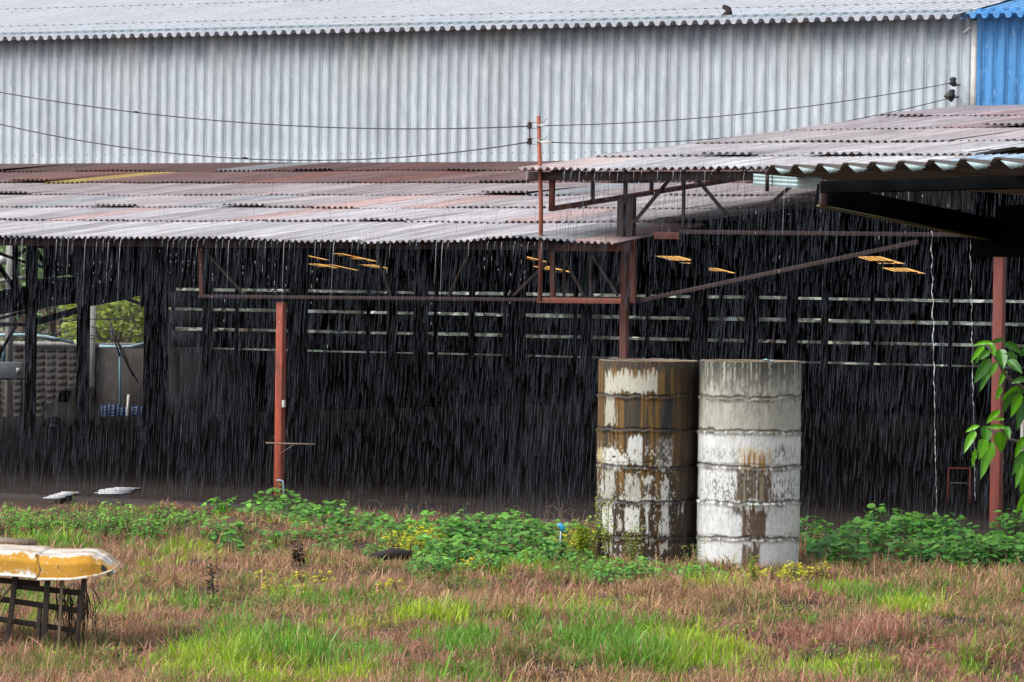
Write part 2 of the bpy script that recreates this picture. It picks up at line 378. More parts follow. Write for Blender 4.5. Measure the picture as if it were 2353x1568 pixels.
# far lean-to: sheet roof with amber fibreglass panels, slatted wall
def lz(v): return 3.5 + .1 * (45.5 - v)
LU0 = PV(385, 700, 45)[0]
sk = []
for x0, x1, y0, y1 in ((700, 728, 584, 598), (724, 762, 606, 618), (780, 806, 584, 590), (806, 840, 588, 601), (768, 800, 608, 622), (848, 888, 608, 621), (1212, 1244, 590, 604), (1250, 1292, 612, 626), (1540, 1590, 589, 606), (1628, 1672, 616, 628),
                       (1985, 2060, 590, 606), (2040, 2115, 616, 629)):
    pc = SK((x0 + x1) / 2, (y0 + y1) / 2, lambda v: lz(v)); dv = max(.9, (y1 - y0) * .105) / 2; wu = .72 if x1 - x0 > 45 else (.52 if x1 - x0 > 33 else .36)
    sk.append((float(pc[0]) - wu / 2, float(pc[0]) + wu / 2, max(float(pc[1]) - dv, 37.3), min(float(pc[1]) + dv, 45.4)))
# roof cells outside the panels
ub_ = sorted(set([LU0, 14.0] + [round(float(q), 3) for s_ in sk for q in s_[:2]])); vb_ = sorted(set([VB + .01, 46.1] + [round(float(q), 3) for s_ in sk for q in s_[2:]]))
mb = MB()
for i in range(len(ub_) - 1):
    for j in range(len(vb_) - 1):
        uc = (ub_[i] + ub_[i + 1]) / 2; vc = (vb_[j] + vb_[j + 1]) / 2
        if any(s_[0] - .002 < uc < s_[1] + .002 and s_[2] - .002 < vc < s_[3] + .002 for s_ in sk): continue
        a, b, c, d = ub_[i], ub_[i + 1], vb_[j], vb_[j + 1]
        mb.add([(a, c, lz(c)), (b, c, lz(c)), (b, d, lz(d)), (a, d, lz(d))], [(0, 1, 2, 3)])
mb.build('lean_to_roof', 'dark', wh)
for s_ in sk:
    mb = MB(); a, b, c, d = s_; n = 24; us = np.linspace(a, b, n)
    V = [(u, q, lz(q) + .01 + .012 * math.cos(u * 50)) for q in (c, d) for u in us]
    mesh_np('skylight_panel', V, grid_faces(n, 2), 'sky_y', wh, sizes=np.full(n - 1, 4), smooth=True)
for s_ in sk:
    q = s_[2] + (s_[3] - s_[2]) * .5; MB().box((s_[0], q - .04, lz(q) - .07), (s_[1], q + .04, lz(q) - .02)).build('purlin', 'dark', wh)
    for k_ in (.25, .5, .75):
        uq = s_[0] + (s_[1] - s_[0]) * k_; MB().bar((uq, s_[2], lz(s_[2]) - .012), (uq, s_[3], lz(s_[3]) - .012), .018, .012).build('panel_rib', 'dark', wh)
# slatted wall at v=45: boards with light between them
gaps = [(3.07, 3.13), (2.465, 2.53), (1.875, 1.94), (1.325, 1.352)]
edges = [3.55] + [g for gg in gaps for g in (gg[1], gg[0])] + [-1.4]
for k in range(0, len(edges), 2):
    z1, z0 = edges[k], edges[k + 1]
    u = LU0; mb = MB()
    while u < 13:
        l = random.uniform(2.2, 3.6); dz = random.uniform(-.008, .012)
        mb.box((u, 45, z0 + (dz + .012 if z0 > .1 else 0)), (min(u + l, 13) - .004, 45.03, z1 - .008 + random.uniform(-.01, .008))); u += l
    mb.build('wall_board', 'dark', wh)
for k in range(22):
    u = LU0 + .1 + k * 2.27; MB().box((u, 45.04, 0), (u + .09, 45.14, 3.5)).build('wall_stud', 'dark', wh)
# interior columns, read off as dark uprights against the light slits
for x0, x1, v, zt in ((57, 84, 17.6, 5.4), (176, 206, 17.6, 5.4), (330, 385, 20, 5.2), (464, 489, 17.4, 5.4), (661, 706, 20, 5.2), (888, 912, 30, 4.9), (949, 983, 17.4, 5.4), (1076, 1091, 36, 4.3),
                  (1167, 1208, 17.4, 5.4), (1334, 1361, 30, 4.9), (1584, 1627, 17.4, 5.4), (1710, 1744, 25, 5.1), (1806, 1831, 30, 4.9), (1886, 1904, 36, 4.3)):
    a = PV(x0, 760, v)[0]; b = PV(x1, 760, v)[0]
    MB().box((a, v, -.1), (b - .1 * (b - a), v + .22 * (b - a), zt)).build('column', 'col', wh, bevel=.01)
for v, z in ((17.7, 5.0), (28.2, 4.95)):
    MB().box((-45, v, z), (14, v + .15, z + .3)).build('roof_beam', 'dark', wh)
# dark girders and braces seen in the open left bay
def px_bar(pts, wpx, v, name, parent, mat='dark', dp=.12):
    p = [PV(x, y, v) for x, y in pts]; sc_ = np.linalg.norm(PV(pts[0][0] + 100, pts[0][1], v) - PV(pts[0][0], pts[0][1], v)) / 100
    sc_ = abs((PV(pts[0][0], pts[0][1] + 100, v) - PV(pts[0][0], pts[0][1], v))[2]) / 100
    mb = MB()
    for a, b in zip(p[:-1], p[1:]): mb.bar(a, b, wpx * sc_, dp)
    return mb.build(name, mat, parent)
px_bar([(-60, 715), (0, 701), (70, 688), (400, 650)], 42, 24, 'girder', wh)
px_bar([(0, 676), (90, 660), (400, 600)], 13, 18.5, 'girder', wh)
px_bar([(78, 668), (290, 655)], 52, 22, 'girder', wh); px_bar([(200, 684), (284, 668), (300, 664)], 42, 21, 'girder', wh)
px_bar([(83, 605), (500, 600)], 76, 21, 'tie_panel', wh) if False else None
px_bar([(-10, 580), (60, 604), (175, 633)], 5, 18, 'brace', wh); px_bar([(-5, 608), (32, 662)], 6, 18, 'brace', wh)
px_bar([(83, 576), (128, 645)], 6, 18, 'brace', wh); px_bar([(35, 565), (35, 662)], 7, 18, 'brace', wh); px_bar([(38, 590), (60, 572)], 4, 18, 'brace', wh)
px_bar([(83, 711), (145, 690)], 5, 23, 'brace', wh); px_bar([(80, 741), (180, 713)], 14, 23, 'girder', wh); px_bar([(-10, 735), (58, 717)], 5, 23, 'brace', wh)
px_bar([(-10, 747), (58, 746)], 8, 23, 'girder', wh); px_bar([(-10, 741.5), (58, 742.5)], 2, 22.9, 'conduit', wh, 'concrete', .03)
px_bar([(283, 684), (345, 706)], 6, 21, 'brace', wh); px_bar([(327, 655), (327, 705)], 4, 21, 'brace', wh)
p = [PV(x, y, 26) for x, y in ((100, 560), (100, 640), (178, 628), (290, 640), (390, 668), (390, 560))]
MB().prism(p, (0, .04, 0)).build('gable_sheet', 'dark', wh)

def RK(x, y, f0):                      # pixel on a roof plane rising away from the camera, building coords
    a, b = -2.0, 40.0
    for _ in range(50):
        mid = (a + b) / 2
        if PV(x, y, mid)[2] > f0(mid): a = mid
        else: b = mid
    return (a + b) / 2
# ------------------------------------------------------------------ left open shed
sh = bempty('open_shed', 'long low open shed with rusty purple-brown sheet roof, across the left and middle', 'shed')
def z1f(U, V): return 3.985 + .10 * (V + .6) + .0 * U
VE = -.6
# row positions from the seam heights in the photograph
rowy = [547, 512, 482, 454, 427.5, 401]
rows = [VE] + [float(RK(300, y - 4, lambda v: 3.985 + .1 * (v + .6) + .02)) for y in rowy[1:]] + [VW - .02]
print('rows', rows)
UY = PV(150, 422, rows[4] + .2)[0]
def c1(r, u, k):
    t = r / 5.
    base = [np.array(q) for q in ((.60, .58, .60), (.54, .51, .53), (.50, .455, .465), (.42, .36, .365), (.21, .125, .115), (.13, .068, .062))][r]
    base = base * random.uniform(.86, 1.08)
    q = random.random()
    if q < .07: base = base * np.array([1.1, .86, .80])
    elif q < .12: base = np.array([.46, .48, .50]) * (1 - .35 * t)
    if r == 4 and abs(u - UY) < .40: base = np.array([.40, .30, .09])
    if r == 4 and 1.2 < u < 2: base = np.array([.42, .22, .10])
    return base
def z1g(U, V):
    sag = -.05 * np.exp(-((U + 2.5) / 1.5) ** 2) * sst(2, -.6, V) + .05 * np.exp(-((U - .2) / .5) ** 2) * sst(2, -.6, V) - .02 * sst(.6, 1.9, U) * sst(3, -.6, V)
    return z1f(U, V) + sag + .012 * (vn(U * .9, V * .6, 8) - .5) * 2
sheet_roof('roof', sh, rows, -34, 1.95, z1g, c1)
def beam(parent, name, u0, u1, v0, v1, z0, z1, mat, bev=.004): return MB().box((u0, v0, z0), (u1, v1, z1)).build(name, mat, parent, bevel=bev)
beam(sh, 'fascia_beam', -34, .75, -.18, -.05, 3.85, 3.985, 'steel')
beam(sh, 'fascia_beam', .76, 1.96, -.17, -.06, 3.84, 3.955, 'rust')
MB().bar((-34, -.19, 3.862), (-7, -.19, 3.862), .02, .01).build('edge_angle', 'rust', sh)
for v in (2.5, 5.5, 8.5, 11.5, 14.5): beam(sh, 'purlin', -34, 1.8, v, v + .08, float(z1f(0, v)) - .14, float(z1f(0, v)) - .04, 'dark')
def vbar(parent, name, x0, y0, x1, y1, wpx, v, mat, dp=.06, w2=None):
    a = PV(x0, y0, v); b = PV(x1, y1, v); s_ = abs((PV(x0, y0 + 100, v) - PV(x0, y0, v))[2]) / 100
    return MB().bar(a, b, wpx * s_, dp, w2=w2 * s_ if w2 else None).build(name, mat, parent, bevel=.003)
vbar(sh, 'truss_post', 461, 563, 464, 684, 9, 0, 'rust'); vbar(sh, 'truss_post', 1269, 568, 1271, 684, 11, 0, 'rust')
vbar(sh, 'truss_chord', 458, 681, 1237, 689, 8, -.01, 'steel', .07); vbar(sh, 'truss_chord', 1237, 690, 1430, 692, 13, -.02, 'prust', .08)
for a in ((476, 582, 562, 678), (1285, 575, 1345, 684), (1352, 572, 1420, 680), (1262, 600, 1180, 680)): vbar(sh, 'brace', *a, 6, .1, 'steel', .05)
for a in ((1357, 566, 1357, 684), (1296, 568, 1296, 684), (860, 566, 900, 684), (1085, 566, 1030, 684)): vbar(sh, 'brace', *a, 5, .1, 'steel', .05)
def box_post(parent, x, ytop, ybase, v, wd, mat, name='post'):
    a = PV(x, ybase, v); b = PV(x + (ybase - ytop) * .014, ytop, v)
    return MB().box((a[0] - wd / 2, v - wd / 2, -.1), (a[0] + wd / 2, v + wd / 2, b[2])).build(name, mat, parent, bevel=.008)
p = box_post(sh, 641, 694, 1145, .1, .122, 'orange'); p['label'] = 'orange painted post'
box_post(sh, -95, 565, 1145, .1, .16, 'red')
# post skirt: small light box and clamps belong to the post
a = PV(660.5, 928, .1); MB().box((a[0] - .025, -.03, a[2] - .055), (a[0] + .025, .02, a[2] + .055)).build('switch_box', 'white', sh, bevel=.004)

# ------------------------------------------------------------------ right, taller shed
s2 = bempty('tall_shed', 'taller open shed with pale corrugated roof, upper right of the low shed', 'shed')
U2 = .38
def z2f(U, V): return 5.035 + .10 * (V + .6) + 0 * U
def z2g(U, V): return z2f(U, V) + .02 * (vn(U * .9, V * .6, 21) - .5)
rows2 = [VE] + [float(RK(2100, y, lambda v: 5.035 + .1 * (v + .6) + .02)) for y in (358, 327, 298, 270)] + [VW - .4]
print('rows2', rows2)
def c2(r, u, k):
    t = r / 4.
    base = np.array([.60, .59, .60]) * (1 - t) + np.array([.40, .34, .355]) * t
    if r == 2: base = np.array([.50, .45, .455])
    q = random.random(); base = base * random.uniform(.82, 1.1)
    if q < .12: base = base * np.array([1.05, .88, .84])
    if r == 1 and 6.2 < u < 7.1: return None
    if r == 3 and 9.2 < u < 10.0: return None
    if r == 0 and 6.2 < u < 8.0: base = np.array([.42, .58, .72])
    return base
sheet_roof('roof', s2, rows2, U2, 13, z2g, c2, pitch=.125, amp=.024)
beam(s2, 'fascia_beam', U2 + .02, 13, -.32, -.22, 4.87, 5.0, 'steel')
vp = -.2
for k in range(9):
    v = 1.2 + k * 1.95; zt = float(z2f(0, v)) - .03
    beam(s2, 'purlin', U2 - .28 if k > 1 else U2 + .1, 13, v, v + .07, zt - .09, zt, 'steel')
# broken pieces on the roof: pale torn sheet remains at the holes
for uc, r in ((6.6, 1), (9.6, 3)):
    va = rows2[r] + .3; n = 20; mbs = MB()
    for q in range(3):
        u_ = uc - .25 + q * .22 + random.uniform(-.05, .05); z = float(z2f(0, va + 1.2)) + .05
        mbs.bar((u_, va + q * .5, float(z2f(0, va + q * .5)) + .06), (u_ + .3, va + 1.8 + q * .4, float(z2f(0, va + 1.8 + q * .4)) + .09), .16, .01, ref=(0, 0, 1))
    mbs.build('torn_sheet', 'pale', s2)
# cantilever truss running back under the left edge
ut = PV(1268, 480, -.25)
def tz(v): return ut[2] + .1 * (v + .25)
MB().bar((ut[0], -.25, ut[2]), (ut[0], 15, tz(15)), .075, .06, ref=(1, 0, 0)).build('truss_chord', 'rust', s2)
MB().bar((ut[0], -.25, 4.98), (ut[0], 15, 4.98 + 1.52), .07, .06, ref=(1, 0, 0)).build('truss_chord', 'steel', s2)
MB().bar((ut[0], -.25, ut[2] - .04), (ut[0], -.25, 4.9), .075, .06).build('truss_post', 'rust', s2)
for x in (1361, 1437, 1571 - 75, 1571, 1650, 1711):
    best = min(np.linspace(.1, 14, 400), key=lambda v: abs((lambda q: ((q - O) * 0).sum())(np.zeros(3))) if False else abs(PV(x, 430, v)[0] - ut[0]))
    MB().bar((ut[0], best, tz(best)), (ut[0], best, 5.0 + .1 * (best + .6)), .05, .05).build('truss_post', 'steel', s2)
for a, wd in (((1549, 400, 1456, 512), 7), ((1592, 400, 1668, 492), 7), ((1572, 400, 1570, 522), 6), ((1437, 400, 1437, 470), 8), ((1818, 428, 1755, 482), 7)): vbar(s2, 'brace', *a, wd, .25, 'steel', .05)
for x in (1430, 1451):
    a = PV(x, 455, .3); MB().box((a[0] - .055, .24, 3.98), (a[0] + .055, .36, a[2])).build('post', 'steel', s2, bevel=.004)
a = PV(1436, 690, .3); MB().box((a[0] - .055, .24, -.1), (a[0] + .055, .34, 4.0)).build('post', 'rust', s2, bevel=.004)
vbar(s2, 'post_plate', 1455, 552, 1455, 697, 14, .1, 'rust')
vbar(s2, 'strut', 1462, 693, 2110, 556, 10, .2, 'steel', .06)
vbar(s2, 'tie_beam', 1562, 533, 2300, 541, 10, .15, 'steel', .06); vbar(s2, 'tie_beam', 1505, 541, 1562, 542, 17, .12, 'rust', .06)
p = box_post(s2, 2288, 500, 1215, .5, .145, 'red'); p['label'] = 'dull red square post'
beam(s2, 'parapet', PV(2196, 243, VW)[0], 13, VW - .3, VW - .1, 6.5, 6.72, 'dark')

# ------------------------------------------------------------------ near canopy, upper right
nc = thing('metal_canopy', 'near dark steel canopy with zigzag pale sheet edge, upper right corner', 'canopy', (0, 0, 0))
b0 = PY(1745, 398, 22.5); e0 = PY(2500, 378, 16.5)
# sheet: ribs run back to the right; eave edge from b0 to e0
ridge = PY(2353, 470, 25) - PY(1893, 425, 19.0); rd = np.array([.80, .60, -.030]); rd /= np.linalg.norm(rd)
ed = e0 - b0; Le = np.linalg.norm(ed[:2]); nT = 11; V = []; 
prof = []
cnt = 0
for k in range(nT + 1):
    for ph, hh in ((0, 0), (.28, 0), (.50, .095), (.68, .095)):
        s_ = (k + ph) / nT
        if s_ > 1: break
        prof.append((s_, hh))
mbn = []; nr = 5
for j in range(nr):
    for s_, hh in prof:
        p = b0 + ed * s_ + rd * (7.5 * j / (nr - 1)); mbn.append((p[0], p[1], p[2] + hh * .5 - .008))
f = grid_faces(len(prof), nr)
o = mesh_np('roof_sheet', mbn, f, 'soffit', nc, sizes=np.full(len(f), 4), col=np.ones((len(mbn), 3)))
m2 = o.modifiers.new('solid', 'SOLIDIFY'); m2.thickness = .004; m2.offset = 1
o2 = mesh_np('roof_sheet', [(x, y, z + .007) for x, y, z in mbn], f, 'soffit', nc, sizes=np.full(len(f), 4), col=np.ones((len(mbn), 3)) * .8)
for k in range(nT):
    c0 = b0 + ed * ((k + .69) / nT) + np.array([0, -.012, .030]); c1_ = b0 + ed * ((k + .99) / nT) + np.array([0, -.012, -.014]); c2_ = b0 + ed * ((k + 1.42) / nT) + np.array([0, -.012, .008])
    MB().prism([c0, c1_, c2_], (.0, .02, .0)).build('sheet_flap', 'teal', nc)
def wbar(parent, name, a, b, wd, dp, mat, w2=None): return MB().bar(a, b, wd, dp, w2=w2).build(name, mat, parent, bevel=.004)
wbar(nc, 'beam', PY(1893, 451, 18.8), PY(2262, 524, 20.2), .118, .10, 'black')
wbar(nc, 'beam_edge', PY(1893, 475, 18.75), PY(2262, 549, 20.15), .011, .09, 'olive')
wbar(nc, 'front_beam', PY(1896, 431, 18.6), PY(2500, 415, 17.4), .062, .08, 'black')
wbar(nc, 'end_beam', PY(2248, 545, 20.3), PY(2600, 548, 19.7), .215, .12, 'black'); wbar(nc, 'end_beam', PY(2300, 500, 20.5), PY(2600, 490, 20), .13, .12, 'black')
wbar(nc, 'end_plate', PY(1893, 420, 18.7), PY(1890, 474, 18.7), .03, .12, 'steel')
MB().box(tuple(PY(2560, 600, 20.2) + np.array([-.1, -.1, -3.6])), tuple(PY(2560, 600, 20.2) + np.array([.1, .1, .2]))).build('post', 'steel', nc)
# pale half-round gutter pieces hung on its left end
a = PY(1731, 409, 24); b = PY(1888, 418, 22)
mb = MB(); n = 14; V = []
dirn = (b - a)
for q in range(2):
    for k in range(31):
        t = k / 30; z = -.12 * t; dy = .018 * math.cos(t * 6 * math.pi)
        p = a + dirn * q; V.append((p[0], p[1] + dy, p[2] + z * .62 + .028))
o = mesh_np('ribbed_flashing', V, grid_faces(31, 2), 'teal', nc, sizes=np.full(30, 4), smooth=True)
c_ = PY(1763, 415, 23.4); MB().bar(c_ + np.array([0, 0, .07]), c_ + np.array([0, 0, -.07]), .022, .05).build('bracket', 'steel', nc)

# ------------------------------------------------------------------ rusty pole with insulators, cables
pb = PV(1241, 690, -.35); pt = PV(1237.5, 267, -.35)
pole = bempty('rusty_pole', 'thin rust-red steel pole with spool insulators, rising past the roof edge', 'pole')
MB().tube([(pb[0], -.35, pb[2] - .02), (pb[0] - .005, -.35, (pb[2] + pt[2]) / 2), (pt[0], -.35, pt[2])], .034, 12, r2=.03).build('pipe', 'prust', pole, smooth=True)
rk = MB()
for y in (289, 325):
    c = PV(1217, y, -.35)
    MB().lathe(c, [(.012, -.05), (.035, -.045), (.045, -.03), (.028, -.018), (.028, -.008), (.048, 0), (.028, .01), (.028, .02), (.042, .032), (.03, .045), (.012, .05)], 14).build('insulator', 'cer', pole, smooth=True)
    for dy in (-7, 7): rk.bar(PV(1214, y + dy, -.35), PV(1241, y + dy, -.35), .006, .02)
    c2_ = PV(1239, y, -.35); MB().lathe((c2_[0], -.35, c2_[2] - .02), [(.04, 0), (.042, .01), (.04, .02), (.043, .03), (.04, .04)], 12).build('wire_tie', 'concrete', pole)
rk.tube([PV(1217, 278, -.35), PV(1218, 338, -.35)], .008, 6); rk.build('rack', 'steel', pole)
for x0, x1, y in ((1246, 1254, 288.5), (1247, 1266, 327)): MB().tube([PV(x0 - 5, y, -.4), PV(x1, y, -.4)], .014, 8).build('cable_sleeve', 'white', pole)
for pts in (((1243, 284), (1250, 281), (1253, 275), (1259, 273)), ((1243, 322), (1252, 321), (1257, 313)), ((1210, 318), (1214, 322), (1219, 323))): MB().tube([PV(x, y, -.38) for x, y in pts], .004, 5).build('wire_end', 'steel', pole)
def cable(pts, r, label, v0=-.38, v1=-.38, name='power_cable', n=28, group=None):
    xs_ = [p[0] for p in pts]; ys_ = [p[1] for p in pts]
    co = np.polyfit(xs_, ys_, min(2, len(pts) - 1)); P = []
    for t in np.linspace(0, 1, n):
        x = xs_[0] + (xs_[-1] - xs_[0]) * t; P.append(BW(PV(x, np.polyval(co, x), v0 + (v1 - v0) * t)))
    return tag(MB().tube(P, r, 6).build(name, 'cable', smooth=True), label, 'cable', group)
cable([(-80, 199), (0, 211), (310, 258), (700, 291), (950, 297), (1213, 290)], .0095, 'upper black cable from the left edge of the picture to the upper insulator')
cable([(-80, 268), (0, 285), (500, 358), (800, 370), (1000, 358), (1213, 325)], .0095, 'lower, more sagging black cable from the left edge to the lower insulator')
cable([(1252, 289), (1700, 263), (2190, 190)], .008, 'upper black cable from the pole to the upper wall anchor', -.38, 17.2)
cable([(1264, 327), (1650, 320), (1900, 285), (2184, 226)], .008, 'lower black cable from the pole to the lower wall anchor', -.38, 17.2)
for x, y, l in ((312, 258, 'small taped splice on the upper left cable'), (563, 363.5, 'small taped splice on the lower left cable')):
    a = BW(PV(x - 7, y - 1.2, -.385)); b = BW(PV(x + 7, y + .8, -.385)); mid = (a + b) / 2
    tag(MB().tube([a, mid, b], [.004, .022, .004], 7).build('cable_splice', 'cable'), l, 'splice')
for x, y, nm in ((2190, 187, 'upper dark spool anchor fixed to the grey warehouse wall near the blue end'), (2187, 215, 'lower dark double anchor fixed to the grey warehouse wall near the blue end')):
    c = BW(PV(x, y, 17.25)); t = thing('wall_anchor', nm, 'insulator', tuple(c), RZ)
    MB().lathe((0, 0, 0), [(.02, -.09), (.06, -.07), (.075, -.03), (.05, 0), (.07, .03), (.05, .07), (.02, .08)], 12).build('spool', 'cable', t, smooth=True)
    MB().bar((0, 0, -.09), (.02, .3, -.05), .03, .03, ref=(0, 0, 1)).build('bracket', 'cable', t)
    if y > 200: MB().bar((-.13, .02, -.02), (.02, .02, -.12), .10, .06).build('clamp', 'cable', t)
# bent vent pipe on the roof
c = PV(1672, 33, 17.9); t = thing('vent_cowl', 'dark bent vent cowl standing on the grey warehouse roof', 'vent', tuple(BW((c[0], 17.9, wroofz(0, 17.9)))), RZ)
MB().tube([(0, 0, 0), (.0, 0, .08), (.02, 0, .13), (.01, 0, .19), (-.05, 0, .225), (-.10, -.01, .235)], [.10, .095, .075, .06, .05, .045], 12).build('pipe', 'burnt', t, smooth=True)
MB().tube([(-.12, 0, .07), (.0, 0, .06), (.12, 0, .03)], [.03, .08, .03], 10).build('collar', 'steel', t, smooth=True)
MB().box((-.28, -.15, .0), (.12, .12, .03)).build('base_plate', 'concrete', t)

# ------------------------------------------------------------------ concrete ring tanks
def tank(x, ytop, seams, ybase, Yc, label, mode):
    cx = PY(x, 1080, Yc)[0]; R = .612
    zt = PY(x, ytop, Yc - R)[2]
    sz = [PY(x, s_, Yc - R)[2] for s_ in seams] + [-.12]
    t = thing('concrete_tank', label, 'water tank', (cx, Yc, 0))
    n, nz = 400, 380
    th = np.linspace(0, 2 * math.pi, n, endpoint=False); zs = np.linspace(-.12, zt, nz)
    TT, ZZ = np.meshgrid(th, zs)
    sx = np.sin(TT)                                   # -1 left .. 1 right as seen from the front
    front = np.cos(TT) > 0
    zy = (zt - ZZ) / (zt + 0) * ((1500 - 60) if mode == 'w' else (1470 - 62)) + 60
    zx = (1170 if mode == 'w' else 455) + 360 * sx * np.where(front, 1, 1) + np.where(front, 0, 3000)
    rr = np.full_like(ZZ, R)
    nzv = fbm(TT * 9, ZZ * 9, 4); nz2 = fbm(TT * 22, ZZ * 3.2, 8); nz3 = fbm(TT * 46, ZZ * 24, 2, 4); st = vn(TT * 55, ZZ * 1.2, 14); st2 = fbm(TT * 28, ZZ * 1.0, 15, 3)
    seam_d = np.full_like(ZZ, 9.)
    for i, s_ in enumerate(sz[:-1]):
        d = ZZ - s_ - .010 * np.sin(TT * 2 + i * 2) - .03 * (vn(TT * 5, TT * 0, i) - .5) - .012 * (vn(TT * 22, TT * 0, i + 40) - .5)
        seam_d = np.minimum(seam_d, np.abs(d))
        kk = .4 + 1.2 * vn(TT * 6, TT * 0, i + 70); rr += .013 * kk * np.exp(-((d + .022) / .022) ** 2) - .012 * kk * np.exp(-((d - .006) / .010) ** 2) + .006 * (i % 2) * sst(0, -.01, d) * (sst(-.4, -.38, d))
    rr += .004 * (nz3 - .5) + .006 * (nzv - .5)
    zxw = zx + 60 * (nz2 - .5) + 14 * (nz3 - .5); zyw = zy + 60 * (vn(TT * 30, ZZ * 2, 31) - .5) + 24 * (nz3 - .5)
    def rect(x0, x1, y0, y1, sft=10, spill=0):
        return sst(x0 - sft, x0 + sft, zxw) * sst(x1 + sft, x1 - sft, zxw) * sst(y0 - sft, y0 + sft, zyw) * sst(y1 + sft + spill, y1 - sft, zyw)
    def put(c, mask, colr, a=1.):
        mk = (mask * a)[..., None]; return c * (1 - mk) + np.array(colr) * mk
    if mode == 'w':
        c = np.ones(ZZ.shape + (3,)) * np.array([.66, .665, .66])
        c = put(c, sst(620, 520, zyw), (.43, .42, .36)); c = c * (.90 + .2 * nzv[..., None])
        c = put(c, sst(.30, .52, st2) * sst(330, 90, zyw), (.075, .07, .052), .95); c = put(c, sst(.50, .58, fbm(TT * 18, ZZ * 14, 66)) * sst(560, 150, zyw), (.12, .115, .09), .7); c = put(c, sst(.45, .7, st) * sst(330, 90, zyw), (.10, .095, .075), .75); c = put(c, sst(.46, .56, nz3 * .6 + st2 * .4) * sst(170, 70, zyw), (.045, .045, .035), .85)
        c = put(c, sst(.50, .62, fbm(TT * 30, ZZ * 6, 33)) * sst(620, 300, zyw) * sst(300, 360, zyw), (.22, .21, .18), .55)
        c = put(c, sst(.52, .6, nz3) * sst(640, 700, zyw) * sst(1500, 900, zyw) , (.20, .20, .19), .55)
        c = put(c, sst(.56, .6, nz3) * rect(900, 1500, 890, 1040), (.12, .12, .11), .7)
        c = put(c, rect(1340, 1410, 650, 730, 30) * sst(.42, .55, nz3), (.10, .10, .10), .8)
        c = put(c, rect(1070, 1300, 660, 810, 30) * sst(.38, .5, nz3), (.62, .52, .36), .9)
        c = put(c, rect(1080, 1310, 700, 815, 25) * sst(.40, .62, st2), (.32, .15, .03), .9)
        c = put(c, rect(1055, 1325, 820, 1035, 9) * sst(.22, .50, .6 * st2 + .4 * nz3), (.075, .045, .018), .95)
        c = put(c, rect(1055, 1325, 850, 1035, 9) * sst(.55, .75, st2), (.36, .31, .22), .6)
        c = put(c, rect(1040, 1340, 1075, 1130, 20) * sst(.3, .55, st2), (.07, .045, .025), .9)
        c = put(c, rect(1095, 1275, 1085, 1300, 12) * sst(.15, .4, .6 * st2 + .4 * nz3), (.085, .042, .015), .95)
        c = put(c, rect(1110, 1230, 1335, 1520, 12) * sst(.15, .45, st2), (.09, .05, .022), .95)
        c = put(c, rect(1440, 1530, 1080, 1300, 40) * sst(.4, .6, nzv), (.50, .45, .28), .5)
        c = put(c, sst(835, 808, zxw) * sst(560, 300, zyw), (.06, .065, .055), .8)
        c = put(c, sst(.045, .016, seam_d + .06 * (fbm(TT * 7, ZZ * 2, 90) - .45) + .02 * (nz3 - .5)), (.10, .09, .068), .85)
        for q in range(60):
            xq = random.uniform(810, 1500); yq = random.choice([560, 800, 1050, 1050, 1050, 1310]) + random.uniform(-15, 5); lq = random.uniform(20, 90)
            c = put(c, np.exp(-((zx - xq) / 5.) ** 2) * sst(yq - 8, yq, zy) * sst(yq + lq, yq + lq * .6, zy), (.68, .68, .66), .9)
    else:
        c = np.ones(ZZ.shape + (3,)) * np.array([.046, .030, .014])
        c = put(c, sst(.40, .56, st2), (.19, .10, .022), .9); c = put(c, sst(.55, .72, fbm(TT * 20, ZZ * .8, 44)), (.028, .024, .024), .9)
        c = put(c, sst(600, 680, zxw), (.045, .027, .014), .75); c = put(c, sst(670, 760, zxw), (.022, .016, .011), .75)
        c = put(c, sst(830, 1100, zyw), (.030, .020, .013), .7)
        c = put(c, rect(100, 800, 50, 110, 20), (.05, .042, .032), .8)
        c = put(c, rect(540, 630, 315, 545, 8), (.022, .021, .023), .9); c = put(c, rect(280, 390, 315, 545, 14), (.038, .032, .028), .8)
        cream = (.50, .48, .40); wht = (.60, .60, .57)
        c = put(c, rect(138, 515, 120, 282, 10) * sst(.62, .40, st2 * sst(300, 80, zyw) + .1), cream)
        c = put(c, rect(148, 212, 290, 520, 8), (.42, .40, .33)); c = put(c, rect(312, 402, 585, 690, 8), wht)
        for r_ in ((140, 235, 675, 805), (280, 400, 690, 785), (235, 290, 700, 760)): c = put(c, rect(*r_, 10) * sst(.30, .38, nz3), wht)
        c = put(c, rect(98, 140, 670, 790, 8), (.42, .33, .18)); c = put(c, rect(510, 615, 600, 790, 14) * sst(.3, .5, nz3), (.22, .21, .19), .9)
        c = put(c, rect(545, 620, 770, 798, 8), wht, .8)
        for r_ in ((150, 205, 820, 1030), (290, 395, 865, 1030), (552, 598, 870, 1030), (410, 495, 872, 895), (440, 470, 880, 930)): c = put(c, rect(*r_, 8) * sst(.25, .34, nz3), wht if r_[0] > 300 else (.40, .39, .33))
        for r_ in ((132, 208, 1060, 1275), (298, 382, 1070, 1250), (430, 462, 1005, 1300), (550, 598, 1040, 1285), (520, 538, 1160, 1270), (676, 690, 1030, 1120), (120, 132, 820, 1000)): c = put(c, rect(*r_, 6) * sst(.22, .32, nz3), wht)
        for r_ in ((535, 592, 1318, 1385), (150, 200, 1340, 1400), (240, 262, 1180, 1250), (360, 395, 1400, 1450)): c = put(c, rect(*r_, 8) * sst(.28, .40, nz3), cream)
        c = put(c, rect(130, 620, 1015, 1042, 8) * sst(.45, .55, nz3), wht, .9); c = put(c, sst(.66, .69, nz3) * sst(600, 700, zyw) * sst(680, 600, zxw), wht, .8)
